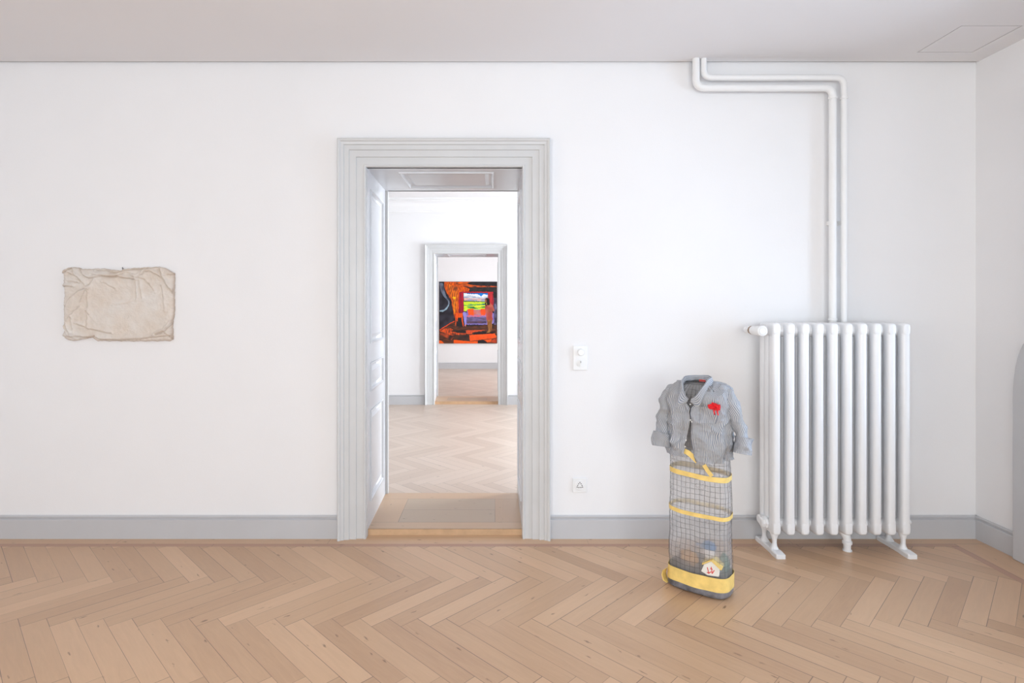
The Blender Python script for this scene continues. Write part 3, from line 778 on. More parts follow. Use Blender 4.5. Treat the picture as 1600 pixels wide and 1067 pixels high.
    for i in range(len(V)):
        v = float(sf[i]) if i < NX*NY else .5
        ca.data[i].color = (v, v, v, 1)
    for p in me.polygons: p.use_smooth = True
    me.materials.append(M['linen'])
    o = bpy.data.objects.new('cloth_relief', me); COL.objects.link(o); o.location = o0
    tag(o, 'creased cream cloth stretched into a cushion-like panel hanging on the left wall', 'artwork')
cloth_relief()
p = at(193.5, 419.5, YW)
mb = MB(); mb.tube([(p.x, YW+.004, p.z-.004), (p.x, YW-.012, p.z), (p.x, YW-.016, p.z+.002)], [.0022, .0022, .0022], 8); mb.tube([(p.x, YW-.012, p.z-.008), (p.x, YW-.012, p.z+.008)], .0024, 8)
tag(mb.build('nail', M['steel'], origin=(p.x, YW, p.z)), 'small dark nail in the wall above the cream cloth panel', 'nail')

# ------------------------------------------------------------------ painting in the far room
def painting():
    d = YF-.035; A = at(686, 440, d); B = at(777, 536.6, d)
    NX, NY = 250, 264
    X, Y = np.meshgrid(np.linspace(55, 895, NX), np.linspace(95, 990, NY))
    rng = np.random.RandomState(5)
    def nz(k, sx=1, sy=1, seed=0):
        out = np.zeros_like(X)
        for j in range(NY):
            for i in range(0, NX): out[j, i] = noise.noise(Vector((X[j, i]*k*sx, Y[j, i]*k*sy, seed)))
        return out
    n1 = nz(.012); n2 = nz(.03, 2.2, .6, 3); n3 = nz(.03, .5, 2.2, 8)
    XX = X+n1*9; YY = Y+n2*6
    def lin(c): return [((v/255)/12.92 if v <= 10 else (((v/255)+.055)/1.055)**2.4) for v in c]
    C = np.zeros((NY, NX, 3)); C[:] = lin((38, 36, 40))
    def inside(poly, px=None, py=None):
        px = XX if px is None else px; py = YY if py is None else py
        r = np.zeros(px.shape, bool); n = len(poly)
        for i in range(n):
            x1, y1 = poly[i]; x2, y2 = poly[(i+1) % n]
            if y1 == y2: continue
            c = ((y1 > py) != (y2 > py)) & (px < (x2-x1)*(py-y1)/(y2-y1)+x1)
            r ^= c
        return r
    def paint(poly, col, var=None, col2=None, a=1):
        m = inside(poly); c = np.array(lin(col))
        if var is not None:
            c2 = np.array(lin(col2)); w = np.clip(.5+var*1.6, 0, 1)[..., None]; cc = c*(1-w)+c2*w
            C[m] = (C*(1-a)+cc*a)[m]
        else: C[m] = C[m]*(1-a)+c*a
    # orange glow wall
    paint([(125, 95), (520, 95), (470, 125), (900, 165), (900, 172), (500, 175), (400, 160), (500, 200), (480, 235), (410, 240), (345, 245), (335, 560), (285, 560), (275, 640), (250, 470), (225, 350), (160, 250), (125, 140)], (235, 100, 22), n2, (170, 66, 26))
    paint([(165, 120), (240, 150), (300, 200), (330, 260), (320, 420), (305, 540), (275, 540), (250, 400), (215, 290), (180, 200)], (150, 72, 32), n2, (240, 120, 28))
    paint([(235, 150), (330, 165), (350, 220), (335, 240), (260, 220)], (120, 62, 38), n2, (225, 100, 30))
    paint([(300, 95), (520, 98), (440, 130), (520, 160), (380, 155), (300, 150)], (240, 100, 20), n3, (90, 50, 35))
    paint([(255, 315), (290, 315), (300, 325), (285, 345), (262, 345), (250, 325)], (255, 190, 10))
    paint([(272, 345), (278, 345), (276, 560), (268, 560)], (255, 170, 30))
    # upper dark
    paint([(520, 95), (900, 95), (900, 160), (560, 148), (450, 128)], (48, 44, 48), n3, (32, 32, 36))
    paint([(560, 180), (900, 172), (900, 250), (700, 240), (500, 232), (490, 195)], (40, 38, 42), n3, (58, 50, 50))
    paint([(345, 150), (900, 158), (900, 170), (520, 176)], (215, 90, 40), n3, (90, 50, 40))
    # left dark mass with pale ring
    paint([(55, 95), (125, 100), (150, 250), (215, 340), (240, 480), (275, 600), (275, 670), (200, 720), (120, 770), (55, 800)], (38, 36, 42), n1, (58, 55, 66))
    paint([(60, 110), (110, 120), (150, 300), (200, 370), (205, 430), (160, 500), (60, 530), (60, 515), (140, 490), (185, 430), (180, 370), (120, 310), (80, 230)], (112, 122, 140), n1, (70, 76, 92))
    paint([(60, 512), (130, 500), (180, 450), (190, 420), (200, 440), (170, 495), (110, 530), (60, 530)], (150, 175, 190))
    paint([(55, 130), (75, 130), (110, 240), (100, 250)], (110, 105, 120))
    paint([(275, 660), (275, 672), (60, 805), (60, 790)], (230, 80, 30))
    # curtains
    paint([(345, 245), (412, 245), (412, 545), (335, 545)], (190, 28, 50), nz(.09, 1.5, .05, 2), (115, 25, 55))
    paint([(755, 245), (835, 245), (845, 430), (765, 440)], (205, 50, 50), nz(.09, 1.5, .05, 4), (120, 35, 55))
    paint([(405, 240), (835, 243), (835, 256), (405, 254)], (200, 40, 50))
    # window view
    win = [(412, 262), (758, 262), (758, 520), (415, 520)]
    paint(win, (235, 240, 245))
    paint([(440, 262), (758, 262), (758, 290), (700, 275), (660, 310), (640, 290), (600, 275), (520, 275), (470, 272)], (20, 120, 210))
    paint([(412, 300), (480, 290), (560, 310), (650, 320), (758, 310), (758, 335), (600, 340), (412, 335)], (215, 220, 228), n3, (150, 160, 185))
    paint([(412, 335), (600, 340), (758, 335), (758, 372), (412, 372)], (240, 180, 150), n3, (150, 160, 190))
    paint([(412, 370), (758, 378), (758, 392), (412, 388)], (50, 90, 80))
    paint([(412, 386), (758, 390), (758, 530), (412, 520)], (240, 235, 60), n3, (175, 225, 50))
    paint([(412, 430), (470, 432), (540, 420), (700, 415), (758, 425), (700, 436), (600, 435), (570, 445), (500, 440), (412, 448)], (120, 200, 50), n3, (30, 110, 120))
    paint([(450, 455), (560, 455), (590, 475), (700, 450), (758, 450), (758, 470), (640, 470), (580, 490), (500, 478)], (60, 150, 80), n3, (40, 120, 70))
    # side table
    paint([(290, 550), (395, 548), (395, 580), (300, 578), (298, 745), (285, 745)], (245, 90, 25))
    paint([(395, 560), (408, 745), (395, 745), (385, 610), (330, 600), (322, 670), (308, 670), (305, 580)], (240, 88, 25))
    paint([(290, 552), (400, 548), (400, 612), (300, 618)], (245, 90, 25), n2, (220, 80, 25))
    # sofa
    paint([(398, 545), (430, 530), (462, 545), (458, 510), (500, 500), (730, 500), (860, 560), (845, 700), (740, 718), (430, 718)], (140, 125, 195), n2, (120, 105, 170))
    paint([(400, 545), (430, 530), (445, 545), (445, 715), (425, 740), (408, 600)], (150, 140, 215))
    paint([(560, 505), (660, 505), (660, 575), (560, 575)], (185, 130, 140), n1, (215, 110, 90))
    paint([(472, 490), (555, 485), (560, 580), (475, 582)], (245, 88, 35)); paint([(655, 490), (730, 485), (730, 580), (660, 578)], (240, 85, 40))
    paint([(450, 582), (735, 578), (735, 602), (450, 606)], (225, 110, 110), n3, (160, 130, 190))
    paint([(450, 610), (740, 605), (742, 700), (450, 700)], (118, 104, 150), n3, (88, 76, 105))
    paint([(455, 672), (740, 668), (742, 698), (455, 698)], (110, 75, 90), n1, (75, 62, 85))
    paint([(430, 718), (446, 718), (442, 745), (432, 745)], (240, 130, 40))
    # floor
    paint([(120, 770), (275, 680), (300, 745), (410, 745), (740, 722), (890, 720), (890, 990), (55, 990), (55, 810)], (62, 42, 36), n3, (105, 60, 42))
    paint([(60, 810), (140, 770), (230, 770), (260, 790), (225, 815), (440, 840), (430, 870), (250, 880), (140, 840)], (235, 90, 35), n2, (120, 55, 40))
    paint([(60, 840), (170, 845), (260, 890), (240, 945), (150, 900), (70, 860)], (60, 44, 42), n1, (200, 80, 40))
    paint([(445, 800), (650, 795), (735, 800), (545, 830), (520, 855), (445, 850)], (225, 85, 45), n2, (190, 75, 45))
    paint([(540, 835), (740, 815), (870, 835), (800, 852), (560, 862)], (35, 30, 34))
    paint([(225, 800), (440, 800), (445, 840), (320, 835)], (45, 38, 38))
    paint([(270, 860), (490, 870), (500, 955), (280, 930)], (50, 42, 42), n1, (80, 52, 42))
    paint([(490, 868), (850, 845), (880, 890), (870, 910), (500, 955)], (245, 92, 35), n1, (238, 82, 30))
    paint([(270, 935), (500, 960), (610, 955), (612, 990), (270, 990)], (245, 92, 28))
    paint([(50, 940), (100, 955), (130, 990), (50, 990)], (245, 95, 25))
    paint([(610, 950), (700, 940), (790, 985), (612, 990)], (38, 32, 36)); paint([(820, 940), (890, 900), (890, 985), (800, 975)], (60, 40, 40), n1, (190, 70, 40))
    paint([(700, 940), (820, 925), (800, 970), (760, 975)], (235, 90, 35))
    # right wall bits
    paint([(840, 330), (885, 330), (885, 720), (850, 720)], (60, 55, 72), n1, (95, 90, 120))
    paint([(860, 420), (885, 430), (885, 560), (865, 560)], (150, 145, 185), n1, (70, 66, 85))
    # standing figure
    paint([(742, 640), (825, 640), (815, 800), (790, 830), (735, 838), (765, 800)], (165, 112, 62), n2, (130, 82, 45))
    paint([(720, 440), (740, 420), (800, 405), (835, 440), (855, 510), (838, 530), (826, 500), (822, 600), (830, 645), (740, 650), (735, 560), (712, 470)], (165, 70, 66), n1, (195, 100, 80))
    paint([(760, 510), (830, 500), (835, 520), (765, 530)], (150, 90, 60))
    paint([(718, 345), (740, 328), (775, 340), (790, 400), (800, 420), (770, 440), (745, 430), (740, 400), (722, 390)], (42, 26, 30))
    paint([(716, 350), (738, 350), (742, 385), (725, 395), (716, 380)], (150, 92, 66))
    paint([(712, 400), (735, 395), (738, 450), (722, 455)], (60, 35, 35))
    root = thing('painting', 'large unframed painting of an orange and black living room with a standing woman', 'painting', ((A.x+B.x)/2, YF-.002, (A.z+B.z)/2))
    mb = MB(); mb.box(A.x, B.x, d+.001, YF-.0005, B.z, A.z); mb.build('canvas', M['canvas'], root)
    V = []; Fc = []
    for j in range(NY):
        for i in range(NX):
            V.append((A.x+(B.x-A.x)*i/(NX-1)-root.location.x, d-.0005-root.location.y, A.z+(B.z-A.z)*j/(NY-1)-root.location.z))
    for j in range(NY-1):
        for i in range(NX-1):
            a = j*NX+i; Fc.append((a, a+NX, a+NX+1, a+1))
    me = bpy.data.meshes.new('painted_surface'); me.from_pydata(V, [], Fc)
    ca = me.color_attributes.new('paint', 'FLOAT_COLOR', 'POINT')
    arr = np.ones((NY*NX, 4), np.float32); arr[:, :3] = C.reshape(-1, 3); ca.data.foreach_set('color', arr.ravel())
    me.materials.append(M['picture'])
    o = bpy.data.objects.new('painted_surface', me); COL.objects.link(o); o.parent = root
painting()

# ------------------------------------------------------------------ the mesh column and the shirt (local frame: x along its width, -y its front)
SC = Vector((1.060, 2.93, 0)); SR = -math.atan2(.6, .8)
MW = Matrix.Translation(SC) @ Matrix.Rotation(SR, 4, 'Z'); MI = MW.inverted()
def loc(px, py, d): return MI @ at(px, py, d)
def place(o, root):
    o.parent = root; return o
def foot(q, a, b, e=.62):
    """q: angle from the front centre, going right"""
    s, c = math.sin(q), math.cos(q)
    return a*math.copysign(abs(s)**e, s), -b*math.copysign(abs(c)**e, c)
def colsize(z):
    k = 1+.03*math.exp(-z/.15)
    t = max(0, (z-.955)/.10); return .1475*k*(1-.05*z)*(1-.62*t*t), .084*k*(1-.03*z)*(1-.38*t*t)
colm = thing('wire_column', 'upright wire-mesh column wrapped in milky plastic with yellow tape bands', 'sculpture', SC, rotz=SR)
def perim(z, n, off=0, jit=0, seed=0):
    a, b = colsize(z); pts = []
    # even arc length
    raw = [foot(2*PI*k/400, a+off, b+off) for k in range(401)]
    L = [0]
    for i in range(400): L.append(L[-1]+math.hypot(raw[i+1][0]-raw[i][0], raw[i+1][1]-raw[i][1]))
    for k in range(n):
        t = L[-1]*k/n; i = min(int(np.searchsorted(L, t, side='right'))-1, 399)
        f = (t-L[i])/max(1e-9, L[i+1]-L[i]); x = raw[i][0]*(1-f)+raw[i+1][0]*f; y = raw[i][1]*(1-f)+raw[i+1][1]*f
        if jit:
            w = noise.noise(Vector((x*9, y*9, z*7+seed)))*jit+noise.noise(Vector((x*25, y*25, z*20+seed)))*jit*.4; r = math.hypot(x, y); x += x/r*w; y += y/r*w
        pts.append(Vector((x, y, z)))
    return pts
# wires
def wires():
    mb = MB(); n = 34; zs = [.03+.0262*k for k in range(40)]
    grid = [perim(z+0, n, .004, .006, 1) for z in zs]
    for j, ring in enumerate(grid):
        for k in range(n):
            ring[k].z += noise.noise(Vector((k*.35, j*.2, 4)))*.006
    for k in range(n):
        path = [g_[k] for g_ in grid]; path = [p_+Vector((noise.noise(p_*9)*.003, 0, 0)) for p_ in path]
        mb.tube(path, .0008, 4)
    for ring in grid:
        pts = ring+[ring[0]]; mb.tube(pts, .0007, 4)
    return mb
o = wires().build('wire_mesh', M['wire'], None); place(o, colm)
# plastic wrap
mb = MB(); mb.loft([perim(z, 72, .0, .007, 1) for z in np.linspace(.04, 1.046, 64)], True, False, True)
o = mb.build('plastic_wrap', M['wrap'], None, smooth=True); place(o, colm)
# bag at the foot
rings = []
for z, off in ((.001, -.02), (.002, -.006), (.010, .004), (.025, .006), (.042, .005), (.052, .003)):
    rings.append(perim(z, 72, off, .007, 1))
for r in rings[2:]:
    for p in r:
        p.z += noise.noise(p*30)*.003; w_ = noise.noise(p*45)*.004; p.x += w_*p.x*6; p.y += w_*p.y*8
mb = MB(); mb.loft(rings, True, True, True)
o = mb.build('grey_bag_base', M['bag'], None, smooth=True); place(o, colm)
# tape bands
def band(z0, z1, tilt=0, off=.0065, seed=0, wob=.003):
    n = 90; r0 = perim(z0, n, off, .006, 1); r1 = perim(z1, n, off, .006, 1); q0 = perim(z1, n, off-.0012, .006, 1); q1 = perim(z0, n, off-.0012, .006, 1)
    mb = MB(); rr = []
    for r in (r0, r1, q0, q1):
        for k, p in enumerate(r):
            p.z += tilt*p.x+noise.noise(Vector((p.x*12, p.y*12, seed+p.z*3)))*wob
        rr.append(r)
    mb.loft(rr+[rr[0]], True, False, False); return mb
for nm, a in (('tape_band', (.583, .608, -.05)), ('tape_band', (.392, .412, -.03)), ('tape_band', (.040, .108, .02))):
    o = band(*a, seed=a[0]*9, off=.0068 if a[0] > .1 else .0095).build(nm, M['yellow'], None, smooth=40); place(o, colm)
# loose ends of tape
def ribbon(pts, w, m, name, root, th=.0012, smooth=True):
    mb = MB(); rings = []
    pts = [Vector(p) for p in pts]
    for i, p in enumerate(pts):
        t = (pts[min(i+1, len(pts)-1)]-pts[max(i-1, 0)]).normalized(); nn = Vector((0, -1, 0)); s_ = t.cross(nn).normalized()*w/2
        rings.append([p-s_, p+s_, p+s_+nn*th, p-s_+nn*th])
    mb.loft(rings); o = mb.build(name, m, None, smooth=30); place(o, root); return o
ribbon([(.050, -.1015, .662), (.066, -.1025, .638), (.088, -.1015, .612)], .020, M['yellow'], 'tape_strip', colm)
ribbon([(-.050, -.0935, .714), (-.030, -.095, .708), (-.010, -.096, .694), (.016, -.096, .672)], .026, M['yellow'], 'tape_strip', colm)
def flap():
    mb = MB(); r = []
    for k, (x, z) in enumerate(((-.150, .085), (-.170, .070), (-.176, .045), (-.168, .018), (-.150, .010))):
        r.append([(x, -.075, z), (x+.004, -.072, z), (x+.008, -.03, z-.004), (x+.002, -.03, z-.004)])
    mb.loft(r); return mb
o = flap().build('tape_fold', M['yellow'], None, smooth=40); place(o, colm)

# things inside the foot of the column
def blob(name, m, c, r, label, cat, seed, amp=.25):
    mb = MB(); rings = []; n = 20; mlat = 12
    for i in range(mlat+1):
        t = PI*i/mlat; ring = []
        for j in range(n):
            q = 2*PI*j/n; d = Vector((math.sin(t)*math.cos(q), math.sin(t)*math.sin(q), -math.cos(t)))
            k = 1+amp*noise.noise(d*1.8+Vector((seed, 0, 0)))
            ring.append((d.x*r[0]*k, d.y*r[1]*k, d.z*r[2]*k))
        rings.append(ring)
    mb.loft(rings, True, False, False)
    o = mb.build(name, m, None, smooth=True); o.location = MW @ Vector(c); o.rotation_euler = (0, 0, SR); return tag(o, label, cat)
blob('dark_cloth_bundle', M['darkfill'], (-.02, .016, .110), (.118, .046, .058), 'dark crumpled cloth bundle lying in the foot of the plastic-wrapped column', 'bundle', 2, .3)
blob('dark_green_ball', M['green'], (.116, .004, .150), (.024, .026, .050), 'dark green rounded lump behind the toy house at the right in the column', 'toy', 4)
blob('orange_brown_toy', M['orange'], (-.042, -.040, .160), (.040, .024, .034), 'orange-brown lumpy toy at the left of the toy house inside the column', 'toy', 7, .5)
# toy house: white gable front with red marks and yellow roof
def toy_house():
    c = MW @ Vector((.074, -.066, .116))
    root = thing('toy_house', 'small white toy house with yellow roof and red marks inside the column', 'toy', c, rotz=SR+.12); root.scale = (1.15, 1, 1.1)
    out = [(-.038, .012), (-.012, 0), (.034, .004), (.038, .040), (.006, .068), (-.026, .046)]
    mb = MB(); mb.loft([[(x, y, z) for x, z in out] for y in (-.026, .03)]); o = mb.build('house_body', M['white_glass'], None, bevel=.002); o.parent = root
    mb = MB()
    a, b = (.004, .070), (.044, .038)
    dx, dz = b[0]-a[0], b[1]-a[1]; L = math.hypot(dx, dz); nx, nz_ = -dz/L*.008, dx/L*.008
    mb.loft([[(a[0], y, a[1]), (b[0], y, b[1]), (b[0]-nx*-1, y, b[1]+nz_), (a[0]-nx*-1, y, a[1]+nz_)] for y in (-.034, .034)])
    a, b = (.006, .070), (-.032, .044); dx, dz = b[0]-a[0], b[1]-a[1]
    mb.loft([[(a[0], y, a[1]), (b[0], y, b[1]), (b[0]-.002, y, b[1]+.004), (a[0]-.002, y, a[1]+.004)] for y in (-.030, .034)])
    o = mb.build('house_roof', M['yellow'], None); o.parent = root
    mb = MB()
    for x0, z0, x1, z1 in ((-.012, .036, -.006, .012), (-.006, .012, .004, .020), (.0, .034, .010, .032), (.010, .016, .016, .030), (-.014, .014, -.004, .010), (.004, .042, .008, .012)):
        mb.tube([(x0, -.0268, z0), (x1, -.0268, z1)], .0018, 6)
    o = mb.build('red_marks', M['redpaint'], None); o.parent = root
toy_house()
def cap_toy():
    c = MW @ Vector((.058, -.050, .232))
    root = thing('capped_figurine', 'small pale figurine with a blue peaked cap above the toy house', 'figurine', c, rotz=SR-.2); root.scale = (1.35, 1.1, 1.1)
    mb = MB()
    mb.loft([[(r*math.cos(q), r*.9*math.sin(q), z) for q in [2*PI*j/18 for j in range(18)]] for z, r in ((-.04, .012), (-.030, .022), (-.012, .024), (.004, .024), (.012, .021))])
    o = mb.build('head', M['white'], None, smooth=True); o.parent = root
    mb = MB()
    mb.loft([[(r*math.cos(q), r*.95*math.sin(q), z) for q in [2*PI*j/20 for j in range(20)]] for z, r in ((.004, .027), (.014, .028), (.024, .024), (.031, .014), (.033, .003))])
    mb.loft([[(-.018, -.012, z), (-.018, .012, z), (-.045, .010, z-.004), (-.052, 0, z-.005), (-.045, -.010, z-.004)] for z in (.006, .011)])
    o = mb.build('blue_cap', M['blue'], None, smooth=40); o.parent = root
cap_toy()

# --- the shirt
shirt = thing('striped_shirt', 'worn blue-grey striped shirt with rolled sleeves draped over the wire column', 'shirt', (SC.x, SC.y, .66), rotz=SR)
ZS = .66
def smooth01(t): t = max(0, min(1, t)); return t*t*(3-2*t)
def gapw(z, side):
    """half-opening of the front at height z (local x of the edge), side -1 = wearer's right (photo left)"""
    if side < 0: pts = [(.66, -.030), (.70, -.046), (.76, -.044), (.86, -.022), (.968, -.019), (1.0, -.036), (1.06, -.066)]
    else: pts = [(.66, .012), (.70, .004), (.76, -.008), (.86, -.0145), (.968, -.0150), (1.0, .004), (1.06, .034)]
    return float(np.interp(z, [p[0] for p in pts], [p[1] for p in pts]))
def crumple(x, y, z, k=1):
    w = .002
    q = Vector(((x+z*.75)*13, y*8, (z-x*.75)*5)); w += (.28-abs(noise.noise(q)))*.026
    q = Vector(((x-z*.6)*19+5, y*12, (z+x*.6)*7+3)); w += (.26-abs(noise.noise(q)))*.020
    q = Vector((x*38, y*30, z*24+7)); w += (.22-abs(noise.noise(q)))*.010
    w += noise.noise(Vector((x, y, z))*80)*.0022
    return w*k
NU, NV = 210, 150
def torso():
    V = []; UVs = []; Fc = []
    for j in range(NV):
        s = j/(NV-1)
        for i in range(NU):
            t = i/(NU-1)
            # body ring up to s=.80, shoulder beyond
            sb = min(1, s/.80); q_ = max(0, (s-.80)/.20)
            # hem varies around the body
            zb = .672+(1.034-.672)*sb
            a = .1475+.005*math.sin(sb*3.0); b = .099-.004*sb
            if sb < .25: a += .004*(1-sb/.25)
            zz = zb
            gl = gapw(zz+.04*q_, -1); gr = gapw(zz+.04*q_, 1)
            e = .66
            qr = math.copysign(math.asin(min(1, (abs(gr)/a)**(1/e))), gr); ql = math.copysign(math.asin(min(1, (abs(gl)/a)**(1/e))), gl)
            q = qr+(2*PI+ql-qr)*t
            x, y = foot(q, a, b, e)
            sx = abs(x)/a
            # shoulder: collapse to the neck opening
            nx_, ny_ = foot(q, .060, .056, .9)
            nx_ -= .012; ny_ += .010
            top = 1.050-.012*max(0, -math.cos(q))*0
            zneck = 1.058 - .038*max(0, math.cos(q))
            u = smooth01(q_)
            xx = x*(1-q_)+nx_*q_; yy = y*(1-q_**.9)+ny_*q_**.9
            shoulder_z = zb+.022*math.sin(min(1, q_*1.3)*PI/2)*(1-.2*sx)
            if q_ > 0: zz = shoulder_z*(1-q_)+zneck*q_ if q_ > .5 else shoulder_z*(1-q_)+zneck*q_
            # round the upper edge
            if sb > .9 and q_ == 0:
                k = (sb-.9)/.1; xx *= 1-.03*k*k; yy *= 1-.07*k*k
            if q_ > 0: xx = (x*(.97-.0*q_))*(1-q_)+nx_*q_; yy = y*.93*(1-q_)+ny_*q_
            zz -= .042*max(0, math.cos(q))*sb*(1-q_)
            hem = (.014*noise.noise(Vector((q*1.4, 0, 2)))+.005*noise.noise(Vector((q*6, 0, 5))))*(1-sb)
            frontleft = math.exp(-((q-(2*PI-.5))/.5)**2); hem += .006*frontleft*(1-sb)
            side_h = .014*abs(math.sin(q))**3*(1-sb)
            zz += hem+side_h
            r = math.hypot(xx, yy)+1e-6; w = crumple(xx, yy, zz, (1-.5*q_))
            flare = .004*math.sin(q*9+sb*3)*(1-sb)
            V.append((xx+xx/r*(w+flare), yy+yy/r*(w+flare), zz-ZS+(w*.6*q_)))
            UVs.append((q*.115, zz))
    arc = [0.0]; mid = (NV//2)*NU
    for i in range(1, NU):
        p_, q_ = V[mid+i-1], V[mid+i]; arc.append(arc[-1]+math.hypot(p_[0]-q_[0], p_[1]-q_[1])*.9)
    UVs = [(arc[k % NU], UVs[k][1]) for k in range(len(UVs))]
    for j in range(NV-1):
        for i in range(NU-1):
            a = j*NU+i; Fc.append((a, a+1, a+NU+1, a+NU))
    mb = MB(); mb.v = V; mb.f = Fc
    o = mb.build('shirt_body', M['shirt'], None, smooth=True, uvs=UVs); o.parent = shirt
    sd = o.modifiers.new('cloth', 'SOLIDIFY'); sd.thickness = .0018; sd.offset = 0
    return o
torso()
def sleeve(name, pts, radii, ell, seed, parent, uvk=.3):
    """pts in local shirt frame"""
    n = 44; m_ = 60
    P = [Vector(p) for p in pts]; rings = []; UVs = []
    cum = [0]
    for i in range(len(P)-1): cum.append(cum[-1]+(P[i+1]-P[i]).length)
    up = Vector((0, 1, 0)); V = []
    def ev(s):
        t = s*cum[-1]; return Vector([float(np.interp(t, cum, [p[c] for p in P])) for c in range(3)])
    for j in range(m_):
        s = j/(m_-1); c = ev(s)*.5+ev(min(1, s+.04))*.25+ev(max(0, s-.04))*.25
        tt = (ev(min(1, s+.06))-ev(max(0, s-.06))).normalized()
        a = tt.cross(Vector((0, 1, 0))).normalized(); b = a.cross(tt).normalized()
        r = float(np.interp(s, [k/(len(radii)-1) for k in range(len(radii))], radii))
        for i in range(n):
            q = 2*PI*i/n; d = a*math.cos(q)*ell[0]+b*math.sin(q)*ell[1]
            p = c+d*r
            w = crumple(p.x+seed, p.y, p.z*1.0, .75)
            p = p+d.normalized()*w
            V.append(tuple(p)); UVs.append((q*r*1.0 if True else 0, s*uvk))
    Fc = []
    for j in range(m_-1):
        for i in range(n):
            k2 = (i+1) % n; Fc.append((j*n+i, j*n+k2, (j+1)*n+k2, (j+1)*n+i))
    mb = MB(); mb.v = V; mb.f = Fc
    o = mb.build(name, M['shirt'], None, smooth=True, uvs=UVs); o.parent = parent
    sd = o.modifiers.new('cloth', 'SOLIDIFY'); sd.thickness = .002; sd.offset = 0
    return o
def LS(px, py, d):
    p = loc(px, py, d); return (p.x, p.y, p.z-ZS)
# photo-left sleeve
sl = sleeve('sleeve', [LS(1064, 607, 2.97), LS(1053, 606, 3.0), LS(1045, 617, 3.01), LS(1038, 645, 3.01), LS(1036, 665, 3.00), LS(1034, 682, 2.99)],
       [.010, .026, .033, .029, .031, .034], (1.0, 1.15), 0, shirt)
cu = sleeve('cuff', [LS(1035.5, 676, 2.99), LS(1033, 688, 2.985), LS(1032.5, 697, 2.98)], [.042, .0455, .044], (.95, 1.1), 3, sl, .1)
# photo-right sleeve
sr = sleeve('sleeve', [LS(1120, 609, 2.87), LS(1132, 608, 2.84), LS(1140, 620, 2.83), LS(1147, 645, 2.82), LS(1154, 668, 2.81), LS(1159, 686, 2.80)],
       [.010, .024, .031, .028, .030, .030], (1.0, 1.1), 5, shirt)
cu2 = sleeve('cuff', [LS(1163, 683, 2.80), LS(1161.5, 696, 2.795), LS(1160, 709, 2.79)], [.041, .043, .040], (.92, 1.05), 9, sr, .1)

# collar: a stand that rises from the neck and folds outward into two points
def collar():
    N = 90; V = []; UVs = []; Fc = []; prof = 14
    for i in range(N):
        t = i/(N-1); q = .10+(2*PI-.20)*t                   # from the right front, around the back, to the left front
        front = max(0, math.cos(q))                          # 1 at the front
        endf = max(0, 1-min(t, 1-t)/.17)                      # close to a collar end
        x = -.016+.058*math.sin(q); y = .010-.060*math.cos(q)-.058*front**.7
        zb = 1.056-.078*front**2.2
        nrm = Vector((math.sin(q), -.9*math.cos(q)-.3*front, 0)).normalized()
        stand = .022-.017*front; fall = .028+.022*math.exp(-((endf-.55)/.22)**2)-.014*smooth01((endf-.7)/.3); outw = .013+.024*math.exp(-((endf-.55)/.22)**2)
        for k in range(prof):
            s = k/(prof-1)
            if s < .35: a_ = s/.35; off = .003*a_; h = stand*a_
            elif s < .5: a_ = (s-.35)/.15; off = .003+.007*math.sin(a_*PI/2); h = stand+.004*math.sin(a_*PI)
            else: a_ = (s-.5)/.5; off = .010+(outw)*a_; h = stand-fall*a_
            p = Vector((x, y, zb+h))+nrm*off
            w = noise.noise(p*28)*.0035+noise.noise(p*70)*.0015
            p += nrm*w+Vector((0, 0, noise.noise(p*22+Vector((4, 4, 4)))*.005))
            V.append((p.x, p.y, p.z-ZS)); UVs.append((s*.06, t*.4))
    for i in range(N-1):
        for k in range(prof-1):
            a = i*prof+k; Fc.append((a, a+1, a+prof+1, a+prof))
    mb = MB(); mb.v = V; mb.f = Fc
    o = mb.build('collar', M['shirt'], None, smooth=True, uvs=UVs); o.parent = shirt
    sd = o.modifiers.new('cloth', 'SOLIDIFY'); sd.thickness = .0022; sd.offset = 0
    mb = MB(); mb.box(-.024, .012, .062, .064, 1.050-ZS, 1.062-ZS); mb.build('neck_label', M['redpaint'], None).parent = shirt
collar()
# chest pocket and placket
def front_y(x): 
    a, b, e = .152, .096, .66
    c = (1-min(1, (abs(x)/a)**(2/e)))**.5; return -b*c**e
def patch(name, x0, x1, z0, z1, off, n=26, tilt=0):
    V = []; UVs = []; Fc = []
    for j in range(n):
        for i in range(n):
            x = x0+(x1-x0)*i/(n-1)+tilt*(j/(n-1)); z = z0+(z1-z0)*j/(n-1)
            if j < 4 and 'pocket' in name: z += .0
            y = front_y(x); r = math.hypot(x, y); w = crumple(x, y, z)+off
            V.append((x+x/r*w, y+y/r*w-.001, z-ZS)); UVs.append((x+.001, z))
    for j in range(n-1):
        for i in range(n-1):
            a = j*n+i; Fc.append((a, a+1, a+n+1, a+n))
    mb = MB(); mb.v = V; mb.f = Fc
    o = mb.build(name, M['shirt'], None, smooth=True, uvs=UVs); o.parent = shirt
    sd = o.modifiers.new('cloth', 'SOLIDIFY'); sd.thickness = .003; sd.offset = 0
    return o
patch('chest_pocket', .030, .105, .868, .952, .0035)
for x, z in ((-.015, .955), (-.017, .875), (-.010, .868), (-.041, .770), (-.036, .74)):
    y = front_y(x); r = math.hypot(x, y); w = crumple(x, y, z)+.003; p = Vector((x+x/r*w, y+y/r*w, z-ZS))
    mb = MB(); mb.lathe(p, [(.0035, 0), (.0040, -.0012), (.0035, -.0022), (.001, -.0020)], 'y', 14); mb.build('button', M['button'], None, smooth=30).parent = shirt

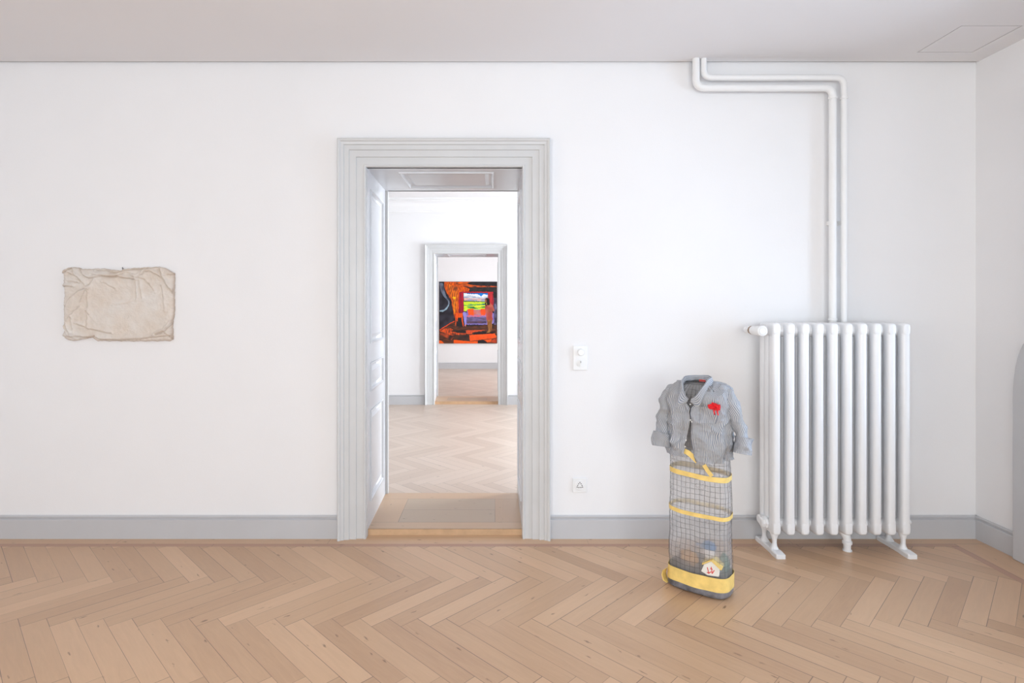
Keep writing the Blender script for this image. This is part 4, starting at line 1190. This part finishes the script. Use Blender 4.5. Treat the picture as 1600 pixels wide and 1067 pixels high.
# red flower on the chest
def flower():
    x, z = .100, .953; y = front_y(x); p0 = Vector((x, y-.012, z))
    c = MW @ p0
    root = thing('red_flower', 'bright red shaggy fabric flower pinned to the shirt chest', 'flower', c, rotz=SR)
    rnd = random.Random(4); mb = MB()
    for k in range(95):
        th = rnd.uniform(-.25*PI, 1.25*PI); r = rnd.uniform(.011, .030)
        if rnd.random() < .25: th = rnd.uniform(-PI*.9, -.1*PI); r *= .75
        d = Vector((math.cos(th)*1.05, -rnd.uniform(.1, .55), math.sin(th)*.75)); e_ = d*r
        w = rnd.uniform(.003, .0055); side = Vector((-math.sin(th), 0, math.cos(th)))*w
        n_ = Vector((0, -.002, 0)); m1 = e_*.55+Vector((0, -.004, 0))
        base = Vector((rnd.uniform(-.006, .006), rnd.uniform(-.002, .004), rnd.uniform(-.005, .005)))
        tw = Vector((rnd.uniform(-.003, .003), rnd.uniform(-.004, .004), rnd.uniform(-.003, .003)))
        mb.loft([[base-side*.3, base+side*.3, base+side*.3+n_, base-side*.3+n_], [m1-side+tw, m1+side+tw, m1+side+n_+tw, m1-side+n_+tw], [e_-side*.9, e_+side*.9+tw, e_+side*.9+n_+tw, e_-side*.9+n_]])
    mb.build('petals', M['red'], None).parent = root
    mb = MB()
    for dx in (-.004, .012):
        mb.tube([(dx, -.002, -.010), (dx+.003, -.006, -.024), (dx+.006, -.005, -.038)], [.004, .0035, .003], 8)
    mb.build('trailing_threads', M['red'], None).parent = root
flower()

# ------------------------------------------------------------------ light
def area(name, loc_, rot, sx, sy, power, col):
    l = bpy.data.lights.new(name, 'AREA'); l.shape = 'RECTANGLE'; l.size = sx; l.size_y = sy; l.energy = power; l.color = col
    o = bpy.data.objects.new(name, l); COL.objects.link(o); o.location = loc_; o.rotation_euler = rot; return o
def lamp(power3):
    m = max(power3); return m, tuple(p/m for p in power3)
PWR = [(51, 65, 82), (38, 32, 29), (212, 232, 250), (212, 232, 250), (188, 197, 208), (188, 197, 208)]
for i, (a, b) in enumerate(WIN_R):
    p_, c_ = lamp(PWR[i])
    area('daylight_and_fill', (XR+.43, (a+b)/2, (WZ[0]+WZ[1])/2), (0, PI/2, 0), WZ[1]-WZ[0]-.05, b-a-.05, p_, c_)
for a, b in WIN_ADDED_L:
    area('daylight_and_fill', (XL-.43, (a+b)/2, (WZ[0]+WZ[1])/2), (0, -PI/2, 0), WZ[1]-WZ[0]-.05, b-a-.05, 50, (1, .985, .965))  # added fill from the left, lifts the right wall and evens the room
for (a, b), k in zip(WIN_B, (1.25, .75, .95)):
    p_, c_ = lamp((86*k, 93*k, 97*k))
    area('daylight_and_fill', ((a+b)/2, YB-.38, (WZ[0]+WZ[1])/2), (PI/2, 0, 0), b-a-.05, WZ[1]-WZ[0]-.05, p_, c_)
w = bpy.data.worlds.new('sky'); scn.world = w; w.use_nodes = True
w.node_tree.nodes['Background'].inputs[0].default_value = (.8, .88, 1, 1); w.node_tree.nodes['Background'].inputs[1].default_value = .2

# ------------------------------------------------------------------ camera
cd = bpy.data.cameras.new('camera'); cam = bpy.data.objects.new('camera', cd); COL.objects.link(cam)
cam.location = (0, 0, EYE); cam.rotation_euler = (PI/2, 0, 0)
cd.sensor_width = 36; cd.sensor_fit = 'HORIZONTAL'; cd.lens = F/1600*36
cd.shift_x = (800-CX)/1600; cd.shift_y = -(533.5-HY)/1600; cd.clip_start = .05; cd.clip_end = 60
scn.camera = cam
scn.view_settings.view_transform = 'Standard'; scn.view_settings.look = 'None'; scn.view_settings.gamma = 1
scn.view_settings.use_curve_mapping = False; scn.view_settings.exposure = 0.0
